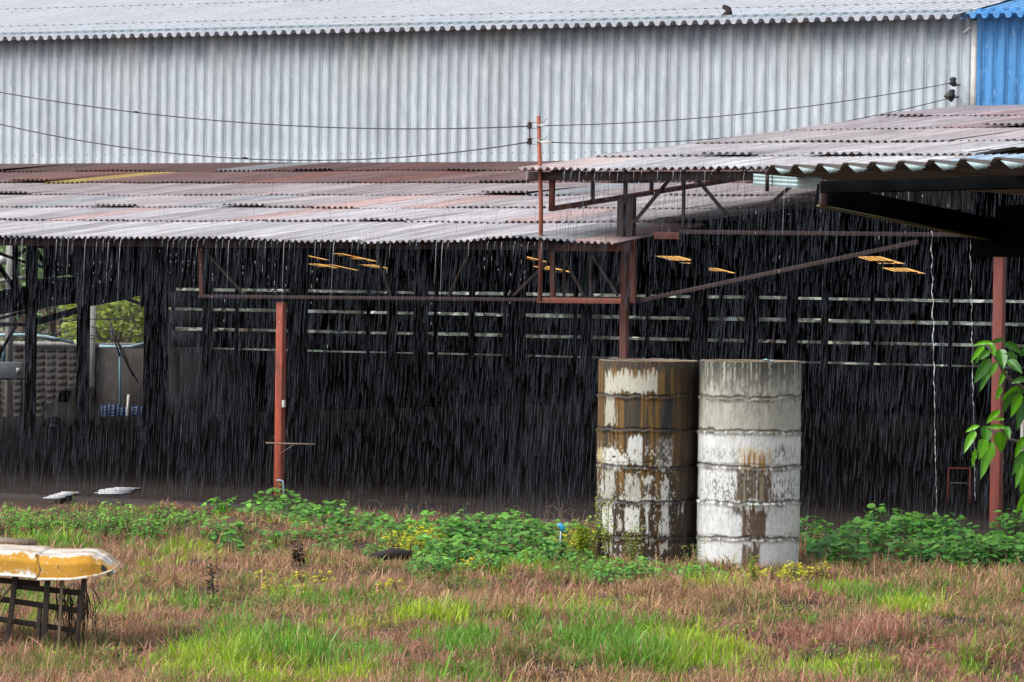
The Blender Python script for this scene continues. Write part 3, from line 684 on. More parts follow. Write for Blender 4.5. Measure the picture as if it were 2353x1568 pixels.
        c = put(c, sst(.036, .014, seam_d + .05 * (fbm(TT * 7, ZZ * 2, 90) - .45) + .02 * (nz3 - .5)), (.018, .015, .013), .85)
    V = np.stack([(rr * np.sin(TT)).ravel(), (-rr * np.cos(TT)).ravel(), ZZ.ravel()], 1)
    i, j = np.meshgrid(np.arange(n), np.arange(nz - 1)); a = (j * n + i).ravel(); b = (j * n + (i + 1) % n).ravel()
    f = np.stack([a, b, b + n, a + n], 1)
    mesh_np('ring_wall', V, f, 'conc', t, col=c.reshape(-1, 3), sizes=np.full(len(f), 4), smooth=True)
    # rim and hollow inside
    m_ = 72; V = []; Fs = []
    for r_, z_ in ((.606, zt - .004), (.612, zt + .004), (.60, zt + .012), (.56, zt + .010), (.55, zt - .01), (.55, zt - .9), (.0001, zt - .9)):
        for k in range(m_): V.append((r_ * math.sin(k * 2 * math.pi / m_), -r_ * math.cos(k * 2 * math.pi / m_), z_ + .0015 * math.sin(k * .9)))
    for q in range(6):
        for k in range(m_): Fs.append((q * m_ + k, q * m_ + (k + 1) % m_, (q + 1) * m_ + (k + 1) % m_, (q + 1) * m_ + k))
    mesh_np('rim', V, Fs, 'concin', t)
    return t, zt
t2, z2t = tank(1721, 833, (914, 993, 1074, 1157, 1240), 1305, 44.56, 'whitewashed concrete ring tank with one brown stain, right one of the pair', 'w')
t1, z1t = tank(1487.5, 832, (910, 989, 1074, 1155, 1238), 1293, 44.95, 'brown and black stained concrete ring tank with flaking white patches, left one of the pair', 'b')
a = PY(1766, 827, 44.1); mb = MB(); V = []
for i in range(9):
    for j in range(5): V.append((a[0] - .07 + .14 * i / 8, 44.05 + .03 * j, z2t + .012 + .016 * math.sin(i * .8) * math.sin(j * .9 + .4) + .008))
tag(mesh_np('crumpled_bag', V, grid_faces(9, 5), 'pvc', sizes=np.full(32, 4), smooth=True).modifiers.new('s', 'SOLIDIFY').id_data, 'pale blue crumpled bag lying on the rim of the whitewashed tank', 'bag')

# ------------------------------------------------------------------ things by the orange post and on the floor
def wtube(name, pts, v, r, mat, label, cat, n=7, group=None):
    return tag(MB().tube([BW(PV(x, y, v)) for x, y in pts], r, n).build(name, mat, smooth=True), label, cat, group)
wtube('wooden_stick', [(611, 1018), (640, 1019.5), (723, 1021)], -.12, .013, 'pwood', 'pale wooden stick tied crosswise to the orange post', 'stick')
wtube('wooden_stick', [(643, 1043), (677, 1021)], -.05, .008, 'pwood', 'short stick poking up at a slant from the orange post', 'stick')
wtube('pvc_pipe', [(636, 1104), (645, 1104), (650, 1106), (651, 1112), (653, 1165)], -.2, .013, 'pvc', 'pale blue pipe with an elbow beside the foot of the orange post', 'pipe')
for k, (pts, l) in enumerate(((((630, 1000), (622, 1015), (613, 1060), (612, 1120), (622, 1165)), 'outer grey wire hanging left of the orange post'), (((627, 1018), (622, 1050), (618, 1090), (622, 1120), (632, 1125)), 'inner looped grey wire hanging left of the orange post'),
                 (((656, 985), (661, 1000), (664, 1020)), 'short wire hanging right of the orange post'))): wtube('hanging_wire', pts, -.1, .006, 'steel', l, 'wire', 5)
for (x, y, wd, l) in ((145, 1138, 50, 'smaller puddle on the dark shed floor, its sky reflection painted pale'), (268, 1128, 92, 'larger puddle on the dark shed floor, its sky reflection painted pale')):
    c = G(x, y, .05); hw = wd / 2 / 175; mb = MB()  # puddles: bright sky reflection painted as flat pale strips
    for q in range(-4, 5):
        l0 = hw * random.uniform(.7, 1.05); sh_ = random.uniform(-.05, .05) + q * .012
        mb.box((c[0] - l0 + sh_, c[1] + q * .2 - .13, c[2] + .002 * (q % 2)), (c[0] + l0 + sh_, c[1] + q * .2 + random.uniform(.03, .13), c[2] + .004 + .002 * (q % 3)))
    tag(mb.build('puddle_sheen_sheet', 'pale'), l, 'sheet')
t = thing('metal_stand', 'small red metal frame standing inside the shed near the right post', 'stand', tuple(G(2203, 1160)), -.3)
sc_ = G(2203, 1160)[1] / F
for s_ in (-1, 1): MB().bar((s_ * 26 * sc_, 0, 0), (s_ * 25 * sc_, 0, 86 * sc_), .028).build('leg', 'red', t)
MB().bar((-26 * sc_, 0, 84 * sc_), (26 * sc_, 0, 84 * sc_), .03).build('top_bar', 'red', t); MB().bar((-24 * sc_, 0, 50 * sc_), (22 * sc_, 0, 50 * sc_), .012).build('cross_bar', 'grey', t)
g = G(1286, 1290); t = thing('garden_tap', 'bright blue cap on a grey standpipe among the weeds left of the tanks', 'tap', tuple(g)); s_ = g[1] / F
MB().tube([(.0, 0, 0), (.01, 0, 70 * s_)], .012, 8).build('pipe', 'grey', t)
MB().tube([(-.03, 0, 82 * s_), (.0, 0, 83 * s_), (.03, 0, 77 * s_), (.035, 0, 70 * s_)], [.022, .03, .034, .022], 10).build('cap', 'bluecap', t, smooth=True)
g = G(905, 1288); mb = MB(); mb.tube([g + np.array([-.28, 0, .03]), g + np.array([0, .05, .08]), g + np.array([.3, .05, .05])], [.05, .07, .05], 9)
tag(mb.build('charred_log', 'burnt'), 'short charred log lying in the weeds left of the tanks', 'log')
g = G(455, 1225); mb = MB(); mb.lathe(g, [(.1, -.05), (.17, .0), (.18, .06), (.14, .1), (.08, .1)], 16); tag(mb.build('old_pot', 'burnt', smooth=True), 'black overturned pot half hidden in the weeds at left', 'pot')

# ------------------------------------------------------------------ weathered yellow hull on a wooden frame
hx = PY(0, 1300, 33.4)
t = thing('derelict_boat_shell', 'weathered yellow and white upturned shell on a dark wooden frame, lower left', 'boat', (hx[0], 33.6, 0))
def hz(x, y): return PY(x, y, 33.1)[2]
S = np.linspace(-1.5, 1.0, 90); V = []; Cc = []
tip = (PY(257, 1300, 33.2)[0] - hx[0])
sec = [(-1.02, .0), (-1.02, .045), (-.985, .06), (-.93, .64), (-.80, .90), (-.76, .925), (-.3, .99), (.2, 1.0), (.7, .95), (.9, .7), (.98, .3), (1.0, 0)]
secd = []
for a_, b_ in zip(sec[:-1], sec[1:]):
    nq = max(2, int(math.hypot((a_[0] - b_[0]) * .62, (a_[1] - b_[1]) * .2) / .012))
    for q in range(nq): secd.append((a_[0] + (b_[0] - a_[0]) * q / nq, a_[1] + (b_[1] - a_[1]) * q / nq))
secd.append(sec[-1]); nS = len(secd); secd = np.array(secd); NST = 330
xq = np.linspace(-330, 257, NST); XP, SY = np.meshgrid(xq, secd[:, 0], indexing='ij'); _, SZ = np.meshgrid(xq, secd[:, 1], indexing='ij')
XX = np.array([PY(x, 1300, 33.2)[0] - hx[0] for x in xq])[:, None] + 0 * SY
ZB = np.array([hz(x, float(np.interp(x, [-400, 0, 48, 88, 92, 172, 230, 258], [1318, 1320.5, 1323, 1327, 1331, 1331, 1323, 1314]))) for x in xq])[:, None]
HH = .215 * np.interp(XP, [0, 185, 215, 240, 257], [1, .96, .84, .56, .18]); WD = .62 * (1 - .34 * np.clip((XP - 150) / 107, 0, 1) ** 3)
e_ = np.clip((XP - 150) / 107, 0, 1)
V = np.stack([XX - .05 * e_ * SZ, SY * WD, ZB + SZ * HH], 2).reshape(-1, 3)
n1 = fbm(XX * 7 + 9, SY * 3 + SZ * 4, 51); n2 = fbm(XX * 3, SY * 9 + SZ * 2, 53); n3 = fbm(XX * 34, SY * 6 + SZ * 5, 55, 4); n4 = fbm(XX * 60, SY * 30 + SZ * 20, 57, 3)
fw = sst(.80, .92, SZ + .30 * (n1 - .5) + .4 * (n3 - .5)) * np.where(SY < .3, 1, 0) + np.where(SY < .3, 0, 1.)
fw = np.where((XP > 120) & (SY < 0), fw * sst(.84, .93, SZ + .15 * (n3 - .5)), fw)
fw = np.where((SZ < .05) & (SY < 0), sst(.3, .45, n3), fw)
fw = np.where((XP < 91) & (SZ < .40) & (SY < 0), np.maximum(fw, sst(.30, .06, SZ + .5 * (n3 - .45) + .0016 * (60 - XP))), fw)
fw = np.where((SZ > .60) & (SZ < .635) & (SY < 0) & (XP > 60) & (n3 > .45), .7, fw)
fw = np.where((n4 > .78) & (SZ < .9), .6, fw)
yel = np.array([.50, .245, .010]); wh_ = np.array([.74, .71, .66]); tan = np.array([.42, .30, .17])
Cc = yel * (.85 + .3 * n1)[..., None] * (1 - fw)[..., None] + wh_ * fw[..., None]
k2 = (.75 * sst(.42, .62, n2) * (SZ > .93))[..., None]; Cc = Cc * (1 - k2) + tan * .8 * k2
Cc[SY > .2] = tan * .9
Cc[(np.abs(XP - (90 + 9 * np.sin(SZ * 4))) < 1.6) & (SY < -.72)] = (.05, .04, .02)
Cc[(np.abs(XP - 150 - 10 * np.sin(SZ * 9)) < 1.2) & (SZ > .35) & (SZ < .6) & (SY < 0)] = (.10, .07, .03)
Cc[(((XP - 243) / 6) ** 2 + ((SZ - .35) / .3) ** 2 < 1) & (SY < 0)] = (.02, .015, .01)
Cc = Cc.reshape(-1, 3)
f = grid_faces(nS, NST); f = [tuple(q) for q in f] + [tuple(range((NST - 1) * nS, NST * nS))]
o = mesh_np('shell', V, f, 'hull', t, col=np.array(Cc)); md = o.modifiers.new('s', 'SOLIDIFY'); md.thickness = .012; md.offset = -1
def hp(zx, zy, dy=0): 
    p = PY(.191 * zx, 1215.8 + .191 * zy, 33.15 + dy); return np.array([p[0] - hx[0], p[1] - 33.6, p[2]])
MB().tube([hp(1290, 560, .1), hp(1345, 530, .1), hp(1390, 522, .1)], .017, 8).build('tip_tube', 'white', t)
MB().bar(hp(-300, 120, .9), hp(365, 172, .7), .05, .25).build('plank', 'pwood', t)
MB().tube([hp(0, 370, -.02), hp(15, 385, -.02)], .02, 7).build('hole_plug', 'black', t)
for a, b, wd, mt in (((190, 560), (75, 1480), 62, 'wood'), ((575, 600), (520, 1500), 66, 'wood'), ((1015, 600), (905, 1500), 52, 'wood'), ((748, 610), (700, 1540), 34, 'pwood'), ((480, 950), (450, 1500), 50, 'wood')):
    MB().bar(hp(*a), hp(*b), wd * .191 / 256, .06).build('leg', mt, t, bevel=.004)
for a, b, wd in (((-300, 590), (480, 660), 66), ((200, 690), (1000, 775), 66), ((-300, 800), (950, 985), 66), ((-300, 1040), (960, 1230), 62), ((-200, 1380), (900, 1420), 50)):
    MB().bar(hp(*a, .08), hp(*b, .12), wd * .191 / 256, .05).build('rail', 'wood', t, bevel=.004)
MB().tube([hp(130, 700), hp(60, 780), hp(-40, 900)], .013, 6).build('bent_rod', 'pwood', t)

# ------------------------------------------------------------------ foliage builders
def leafmesh(name, C, D, N, L, Wd, col, mat='leaf', shape='round', parent=None):
    C = np.asarray(C); D = D / np.linalg.norm(D, axis=1, keepdims=True); S_ = np.cross(D, N); S_ /= (np.linalg.norm(S_, axis=1, keepdims=True) + 1e-9); Nn = np.cross(S_, D)
    if shape == 'round': P = [(0, 0, 0), (.18, .42, .05), (.5, .5, .09), (.82, .36, .04), (1, 0, -.03), (.82, -.36, .04), (.5, -.5, .09), (.18, -.42, .05)]
    elif shape == 'lance': P = [(0, 0, 0), (.3, .45, .08), (.65, .38, .06), (1, 0, -.12), (.65, -.38, .06), (.3, -.45, .08)]
    else: P = [(0, 0, 0), (.45, .5, .05), (1, 0, -.05), (.45, -.5, .05)]
    k = len(P); n = len(C)
    V = np.zeros((n, k, 3))
    for i, (a, b, c) in enumerate(P):
        V[:, i] = C + D * (L * a)[:, None] + S_ * (Wd * b)[:, None] + Nn * (L * c)[:, None]
    cc = np.repeat(col, k, axis=0)
    return mesh_np(name, V.reshape(-1, 3), np.arange(n * k), mat, parent, col=cc, sizes=np.full(n, k))
def rdir(n, zlo=-1, zhi=1):
    z = rng.uniform(zlo, zhi, n); a = rng.uniform(0, 2 * math.pi, n); r = np.sqrt(1 - z * z); return np.stack([r * np.cos(a), r * np.sin(a), z], 1)
def jit(c, n, s=.25, hue=.12):
    c = np.array(c)[None, :] * (1 + rng.uniform(-s, s, n))[:, None]; return np.clip(c * (1 + rng.uniform(-hue, hue, (n, 3))), 0, 1)

# broadleaf weeds: plant = stem with tiers of round leaves
def weed_bank(name, label, spots, leafL, colr, mat='leaf', shape='round', per=60, hgt=.38):
    C = []; D = []; N = []; L = []; K = []; stems = MB()
    for (x, y, s_) in spots:
        g = G(x, y); h = hgt * s_ * random.uniform(.75, 1.15); rad = .27 * s_
        n = int(per * s_ * s_) + 12
        for q in range(9):
            a = random.uniform(0, 6.28); r = rad * random.uniform(.2, 1); stems.tube([g, g + np.array([r * .5 * math.cos(a), r * .5 * math.sin(a), h * .5]), g + np.array([r * math.cos(a), r * math.sin(a), h * .85])], .004, 4, r2=.002)
        th = rng.uniform(0, 6.283, n); ph = np.arccos(rng.uniform(-.1, 1, n)); rr = rng.uniform(.55, 1.05, n) ** .6
        p = np.stack([np.sin(ph) * np.cos(th) * rad * rr, np.sin(ph) * np.sin(th) * rad * rr, h * (.12 + .88 * np.cos(ph) * rr)], 1) + g
        p[:, 2] = np.maximum(p[:, 2], .03 + g[2])
        d = np.stack([np.cos(th), np.sin(th), rng.uniform(-.5, .25, n)], 1)
        nn = np.stack([np.cos(th) * .55, np.sin(th) * .55 - .25, np.ones(n)], 1) + rng.normal(0, .25, (n, 3))
        C.append(p); D.append(d); N.append(nn); L.append(leafL * rng.uniform(.6, 1.2, n)); 
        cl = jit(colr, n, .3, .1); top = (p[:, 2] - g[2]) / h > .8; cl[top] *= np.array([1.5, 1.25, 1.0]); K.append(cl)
    C = np.concatenate(C); D = np.concatenate(D); N = np.concatenate(N); L = np.concatenate(L); K = np.concatenate(K)
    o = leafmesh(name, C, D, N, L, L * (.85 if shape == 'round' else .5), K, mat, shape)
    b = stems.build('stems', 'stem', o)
    return tag(o, label, 'weeds', kind='stuff')
def spread(x0, x1, y0, y1, n, s0=.8, s1=1.3): return [(random.uniform(x0, x1), random.uniform(y0, y1), random.uniform(s0, s1)) for _ in range(n)]
GR = (.066, .21, .032)
sp = [(x_, 1262 + 22 * math.sin(x_ * .02) + random.uniform(-16, 20), random.uniform(.75, 1.05)) for x_ in range(1862, 2390, 22)] + [(x_, 1300 + random.uniform(-12, 12), random.uniform(.7, 1.0)) for x_ in range(2080, 2390, 24)] + [(1985, 1252, 1.15), (2035, 1240, 1.2), (2080, 1252, 1.1), (2190, 1252, 1.1), (2330, 1250, 1.15)]
weed_bank('broadleaf_weeds', 'bank of dark green round-leaved weeds right of the tanks', sp, .105, GR, per=80)
sp = [(x_, 1258 + random.uniform(-10, 10), random.uniform(.8, 1.1)) for x_ in range(950, 1320, 22)] + [(x_, 1245, 1.0) for x_ in range(960, 1180, 40)] + [(x_, 1288 + random.uniform(-8, 8), random.uniform(.7, 1.0)) for x_ in range(1000, 1300, 24)]
weed_bank('broadleaf_weeds', 'bank of green round-leaved weeds left of the tanks', sp, .095, (.09, .27, .038), per=75)
sp = [(640, 1205, 1.2), (672, 1210, 1.0), (705, 1215, 1.0), (735, 1222, 1.1), (770, 1222, 1.1), (600, 1212, 1.0), (480, 1215, .8), (625, 1225, .9), (820, 1238, .8), (870, 1235, .8), (905, 1240, .7), (840, 1245, .8), (930, 1250, .8), (560, 1225, .9), (585, 1232, .9), (800, 1232, .9), (450, 1232, .7)] + [(x_, 1250 + random.uniform(-8, 8), random.uniform(.5, .8)) for x_ in range(500, 940, 30)]
weed_bank('broadleaf_weeds', 'round-leaved weeds round the foot of the orange post', sp, .095, (.10, .28, .04), per=80, hgt=.42)
sp = [(x_, 1225 + random.uniform(-16, 16), random.uniform(.55, .8)) for x_ in range(5, 470, 17)]
weed_bank('low_weeds', 'low ragged green weeds along the shed floor edge at far left', sp, .075, (.13, .32, .04), per=170, shape='lance', hgt=.55)
sp = spread(930, 1380, 1290, 1330, 26, .5, .8) + spread(1340, 1640, 1315, 1350, 14, .5, .7) + spread(480, 900, 1250, 1290, 10, .4, .6)
weed_bank('low_weeds', 'feathery grey-green weeds before the round-leaved bank in the middle', sp, .08, (.11, .30, .055), per=190, shape='lance', hgt=.36)
sp = spread(870, 1000, 1255, 1282, 15, .5, .8) + spread(1000, 1130, 1300, 1325, 5, .4, .5) + spread(1300, 1380, 1262, 1290, 6, .6, .9) + spread(600, 920, 1330, 1390, 8, .35, .5) + spread(1700, 1900, 1325, 1345, 8, .4, .6)
weed_bank('yellow_weeds', 'scattered yellow-green small-leaved weeds left of and before the tanks', sp, .055, (.42, .44, .02), per=190, shape='lance', hgt=.42)
sp = [(random.uniform(0, 2353), random.uniform(1330, 1560), random.uniform(.3, .55)) for _ in range(70)]
weed_bank('creeping_weeds', 'small olive green plants scattered through the grass of the field', sp, .05, (.16, .22, .03), per=150, shape='lance', hgt=.34)
# individual plants
def bush(name, label, x, y, hpx, wpx, leafL, colr, n, shape='lance', lean=0, cat='plant', stem='stem', group=None):
    g = G(x, y); s_ = g[1] / F; h = hpx * s_; wd = wpx * s_ / 2
    t = thing(name, label, cat, tuple(g), group=group)
    mb = MB(); C = []; D = []
    for q in range(max(3, n // 60)):
        a = random.uniform(0, 6.28); r = wd * random.uniform(.1, 1); top = np.array([r * math.cos(a) + lean * h, r * math.sin(a) * .6, h * random.uniform(.6, 1)])
        P = [np.zeros(3), top * .5 + rng.normal(0, .015, 3), top]; mb.tube(P, .006, 4, r2=.002)
        k = n // max(3, n // 60)
        for w_ in range(k):
            tt = random.uniform(.2, 1); p = (P[0] * (1 - tt) ** 2 + 2 * P[1] * tt * (1 - tt) + P[2] * tt * tt); d = rdir(1, -.3, .5)[0]; C.append(p + d * random.uniform(0, .05)); D.append(d)
    C = np.array(C); D = np.array(D); nn = len(C)
    N = np.stack([rng.normal(0, .4, nn), rng.normal(-.3, .4, nn), np.ones(nn)], 1); L = leafL * rng.uniform(.6, 1.2, nn)
    leafmesh('leaves', C, D, N, L, L * (.8 if shape == 'round' else .5), jit(colr, nn, .3, .12), 'leaf', shape, t); mb.build('stems', stem, t)
    return t
bush('lime_bush', 'bright lime green leafy bush left of the orange post', 515, 1225, 82, 66, .07, (.16, .42, .03), 420)
bush('creeper', 'yellow-green creeper climbing in front of the brown stained tank', 1400, 1300, 190, 50, .045, (.36, .42, .02), 200, lean=-.12)
bush('creeper', 'tangled green-yellow creeper against the foot of the brown stained tank', 1455, 1312, 130, 110, .035, (.22, .30, .03), 330, lean=.1)
bush('yellow_bush', 'yellow-green bush just left of the brown stained tank', 1340, 1290, 105, 110, .06, (.22, .32, .02), 520)
bush('creeper', 'thin creeper in the gap between the two tanks', 1590, 1330, 95, 50, .035, (.16, .24, .03), 140)
bush('lime_bush', 'small lime green plant at the foot of the white tank', 1735, 1345, 80, 60, .04, (.26, .38, .02), 190)
bush('lime_bush', 'small lime plant in the grass left of the white tank', 1600, 1355, 60, 70, .05, (.17, .42, .04), 190)
for x, y, hh, l in ((800, 1225, 100, 'tall thin dark weed standing right of the orange post, leftmost of three'), (935, 1235, 108, 'tall thin dark weed against the dark shed, middle of three'), (1065, 1230, 80, 'tall thin dark weed above the round-leaved bank, rightmost of three')): bush('tall_weed', l, x, y, hh, 16, .045, (.03, .07, .03), 70)
bush('dead_plant', 'black withered plant standing in the brown grass left of the middle', 490, 1385, 104, 46, .05, (.016, .010, .010), 100, stem='burnt')
bush('dead_plant', 'dark withered tuft hanging under the brown mound', 690, 1300, 55, 24, .06, (.03, .012, .01), 120, stem='burnt')
t = thing('dried_vines', 'brown tangle of dried vines hanging by the right leg of the yellow shell', 'vines', tuple(G(205, 1480))); mb = MB(); g0 = G(205, 1480)
for k in range(70):
    x0 = random.uniform(130, 215); y0 = random.uniform(1330, 1400); x1 = x0 + random.uniform(-14, 16); a = PY(x0, y0, 33.3) - g0; b = PY(x1, y0 + random.uniform(40, 110), 33.3) - g0; mid = (a + b) / 2 + rng.normal(0, .03, 3)
    mb.tube([a, mid, b], .0035, 4, cap=False)
mb.build('stems', 'wood', t)

# ------------------------------------------------------------------ grass
pat = [(620, 1520, 320, 70, 1.1), (1010, 1440, 100, 55, 1.2), (1070, 1500, 80, 45, 1.1), (1480, 1495, 270, 60, 1.1), (1930, 1372, 85, 35, 1.0), (2080, 1412, 85, 40, 1.0), (1900, 1550, 170, 30, 1.0), (430, 1390, 75, 26, .7),
       (290, 1400, 90, 36, .9), (540, 1438, 70, 20, .7), (90, 1400, 150, 34, .5), (370, 1300, 60, 16, .5), (1060, 1560, 130, 25, .8), (380, 1262, 130, 18, .6), (1330, 1400, 110, 26, .4), (760, 1375, 170, 30, .45), (120, 1250, 140, 24, .8), (1260, 1320, 260, 20, .8),
       (1660, 1375, 90, 18, .5), (2230, 1550, 60, 22, .5), (1230, 1470, 60, 30, .6), (760, 1445, 90, 25, .4)]
PT = []
for x, y, rx, ry, s_ in pat:
    g = G(x, y); PT.append((g[0], g[1], rx / F * g[1], ry * g[1] ** 2 / (F * HC), s_))
def green_amt(X, Y):
    a = np.zeros_like(X)
    for cx, cy, rx, ry, s_ in PT:
        d = np.sqrt(((X - cx) / rx) ** 2 + ((Y - cy) / ry) ** 2) + .7 * (fbm(X * 2.2, Y * 1.1, 61) - .5); a = np.maximum(a, s_ * sst(1.0, .62, d))
    return a
nt_ = 25000
TY = rng.uniform(28.3, 53.5, nt_) ; TY = 28.3 + (53.5 - 28.3) * ((TY - 28.3) / (53.5 - 28.3)) ** 1.15
TX = rng.uniform(-1, 1, nt_) * (.1405 * TY + .25)
tv = TX * EV[0] + (TY - 55) * EV[1]
keep = (tv < -2.25) & (np.hypot(TX - 2.86, TY - 44.56) > .66) & (np.hypot(TX - 1.65, TY - 44.95) > .66)
TX, TY = TX[keep], TY[keep]
ga = green_amt(TX, TY); isg = rng.random(len(TX)) < np.clip(ga, 0, .85) * .95 * (.35 + .75 * sst(.40, .52, fbm(TX * 3.2, TY * 2.0, 72))) + .02 + .22 * sst(.52, .66, fbm(TX * 1.4, TY * .9, 71))
TH_ = np.where(isg, rng.uniform(.12, .24, len(TX)) * (.62 + .45 * np.clip(ga, 0, 1)), rng.uniform(.10, .25, len(TX))) * (.35 + 1.3 * fbm(TX * 1.7, TY * 1.1, 77))
TH_ *= np.where(TY > 47, .75, 1)
def blades(name, sel, per, colfn, droop, wd, label):
    X0, Y0, H0 = TX[sel], TY[sel], TH_[sel]; n = len(X0) * per
    i = np.repeat(np.arange(len(X0)), per); az_ = rng.uniform(0, 6.283, n); r = .055 * np.sqrt(rng.random(n))
    bx = X0[i] + r * np.cos(az_) * 1.4; by = Y0[i] + r * np.sin(az_) * 1.4; bz = mounds(bx, by) - .01
    az2 = az_ + rng.normal(0, .6, n); L = H0[i] * rng.uniform(.45, 1.3, n); big = rng.random(n) < .06; L[big] *= 1.45; ln = rng.uniform(.15, 1., n) * droop
    dx, dy = np.cos(az2), np.sin(az2); wa = az2 + math.pi / 2 + rng.normal(0, .5, n); wx, wy = np.cos(wa), np.sin(wa)
    wv = wd * rng.uniform(.5, 1.6, n) * np.where(big, 1.6, 1) * (1 + (Y0[i] - 30) * .012)
    V = np.zeros((n, 7, 3)); ts = (0, .4, .75, 1.)
    for k, t_ in enumerate(ts):
        o_ = L * ln * t_ ** 1.7; zz_ = L * (t_ - .55 * ln * t_ * t_ * min(1.6, droop + .3)); zz_ = np.maximum(zz_, -.01)
        px, py, pz = bx + dx * o_, by + dy * o_, bz + zz_; hw = wv * (.5, .5, .32, 0)[k]
        if k < 3:
            V[:, 2 * k] = np.stack([px - wx * hw, py - wy * hw, pz], 1); V[:, 2 * k + 1] = np.stack([px + wx * hw, py + wy * hw, pz], 1)
        else: V[:, 6] = np.stack([px, py, pz], 1)
    b = (np.arange(n) * 7)[:, None]
    fl_ = np.concatenate([b + np.array([0, 1, 3, 2]), b + np.array([2, 3, 5, 4]), b + np.array([4, 5, 6])], 1).ravel()
    c = colfn(X0[i], Y0[i], n); cc = np.repeat(c, 7, axis=0)
    return tag(mesh_np(name, V.reshape(-1, 3), fl_, 'grass', col=cc, sizes=np.tile([4, 4, 3], n)), label, 'grass', kind='stuff')
def cg(X, Y, n):
    X = np.repeat(X, n // len(X)) if len(X) < n else X; Y = np.repeat(Y, n // len(Y)) if len(Y) < n else Y; q = fbm(X * .9, Y * .6, 81)[:, None]; t_ = sst(.4, .62, q)
    c = np.array([.15, .33, .035]) * (1 - t_) + np.array([.36, .50, .035]) * t_
    c = c * (.6 + .8 * rng.random(n))[:, None]; dr = rng.random(n) < .10; c[dr] = np.array([.42, .34, .14]) * (.7 + .5 * rng.random(dr.sum()))[:, None]
    return c
def cb(X, Y, n):
    X = np.repeat(X, n // len(X)); Y = np.repeat(Y, n // len(Y)); q = sst(.38, .62, fbm(X * .7, Y * .5, 91))[:, None]
    c = np.array([.50, .305, .165]) * (1 - q) + np.array([.47, .235, .16]) * q
    c = c * (.35 + 1.05 * rng.random(n))[:, None]; ol = rng.random(n) < (.04 + .5 * sst(.5, .66, fbm(X * 1.3, Y * .9, 93))); c[ol] = np.array([.17, .22, .04]) * (.7 + .6 * rng.random(ol.sum()))[:, None]
    return c
blades('green_grass', np.where(isg)[0], 17, cg, .75, .0075, 'tufts of lush green grass in the field')
blades('dry_grass', np.where(~isg)[0], 15, cb, 1.25, .0065, 'withered brown and pinkish grass covering the field')
# a few tall seed stems at the weed edge
mb = MB()
for k in range(60):
    x = random.choice([random.uniform(100, 470), random.uniform(840, 1000), random.uniform(1180, 1350)]); g = G(x, random.uniform(1215, 1240)); h = random.uniform(.25, .5); a = random.uniform(-.2, .2)
    mb.tube([g, g + np.array([a * .4, 0, h * .7]), g + np.array([a, 0, h]), g + np.array([a * 1.5, 0, h * .95])], .0035, 4, r2=.0015, cap=False)
tag(mb.build('seed_stems', 'pwood'), 'thin pale seed stems standing along the weed edge', 'grass', kind='stuff')

# ------------------------------------------------------------------ mango branch at the right
mt_ = thing('mango_tree', 'mango tree branch with long drooping bright green leaves at the right edge', 'tree', tuple(PY(2560, 1900, 18.2) * np.array([1, 1, 0])))
mo = np.array(mt_.location)
def Z5(zx, zy, Y): return PY((2471 + zx / 3.135) * .881, (850 + zy / 3.135) * .881, Y) - mo
lv = [(375, 140, 205, 165, 34), (300, 165, 190, 300, 46), (350, 268, 215, 470, 88), (358, 360, 258, 550, 52), (345, 148, 385, 252, 66), (430, 195, 460, 355, 98), (460, 140, 612, 232, 62), (360, 132, 470, 112, 38), (495, 280, 612, 392, 76),
      (350, 205, 268, 278, 56), (480, 225, 575, 265, 54), (480, 370, 418, 505, 44), (440, 500, 400, 612, 44), (585, 492, 435, 622, 50), (545, 540, 447, 722, 56), (600, 560, 515, 752, 78), (612, 600, 570, 858, 88), (600, 495, 585, 600, 64),
      (430, 690, 318, 802, 54), (468, 762, 380, 772, 26), (340, 828, 492, 832, 42), (262, 818, 148, 872, 36), (228, 865, 135, 1045, 66), (322, 820, 312, 978, 96), (302, 930, 258, 1097, 98), (228, 1010, 200, 1160, 46), (365, 950, 270, 1258, 90), (425, 862, 440, 1037, 106),
      (385, 1005, 348, 1110, 40), (480, 830, 512, 930, 52), (645, 900, 550, 1085, 62), (645, 1030, 530, 1222, 86), (610, 1130, 555, 1332, 52), (650, 1080, 618, 1225, 66), (650, 1350, 560, 1548, 54), (660, 1420, 625, 1560, 60), (660, 180, 590, 250, 60), (650, 430, 520, 470, 50),
      (700, 950, 600, 960, 60), (690, 300, 640, 420, 70), (720, 620, 650, 800, 70), (700, 2080, 600, 2180, 60), (700, 2140, 615, 2260, 60), (720, 2200, 640, 2250, 50), (300, 190, 225, 320, 44), (400, 300, 350, 420, 50), (640, 1200, 600, 1380, 60)]
V = []; Fs = []; Cc = []; b = 0; md_ = MB()
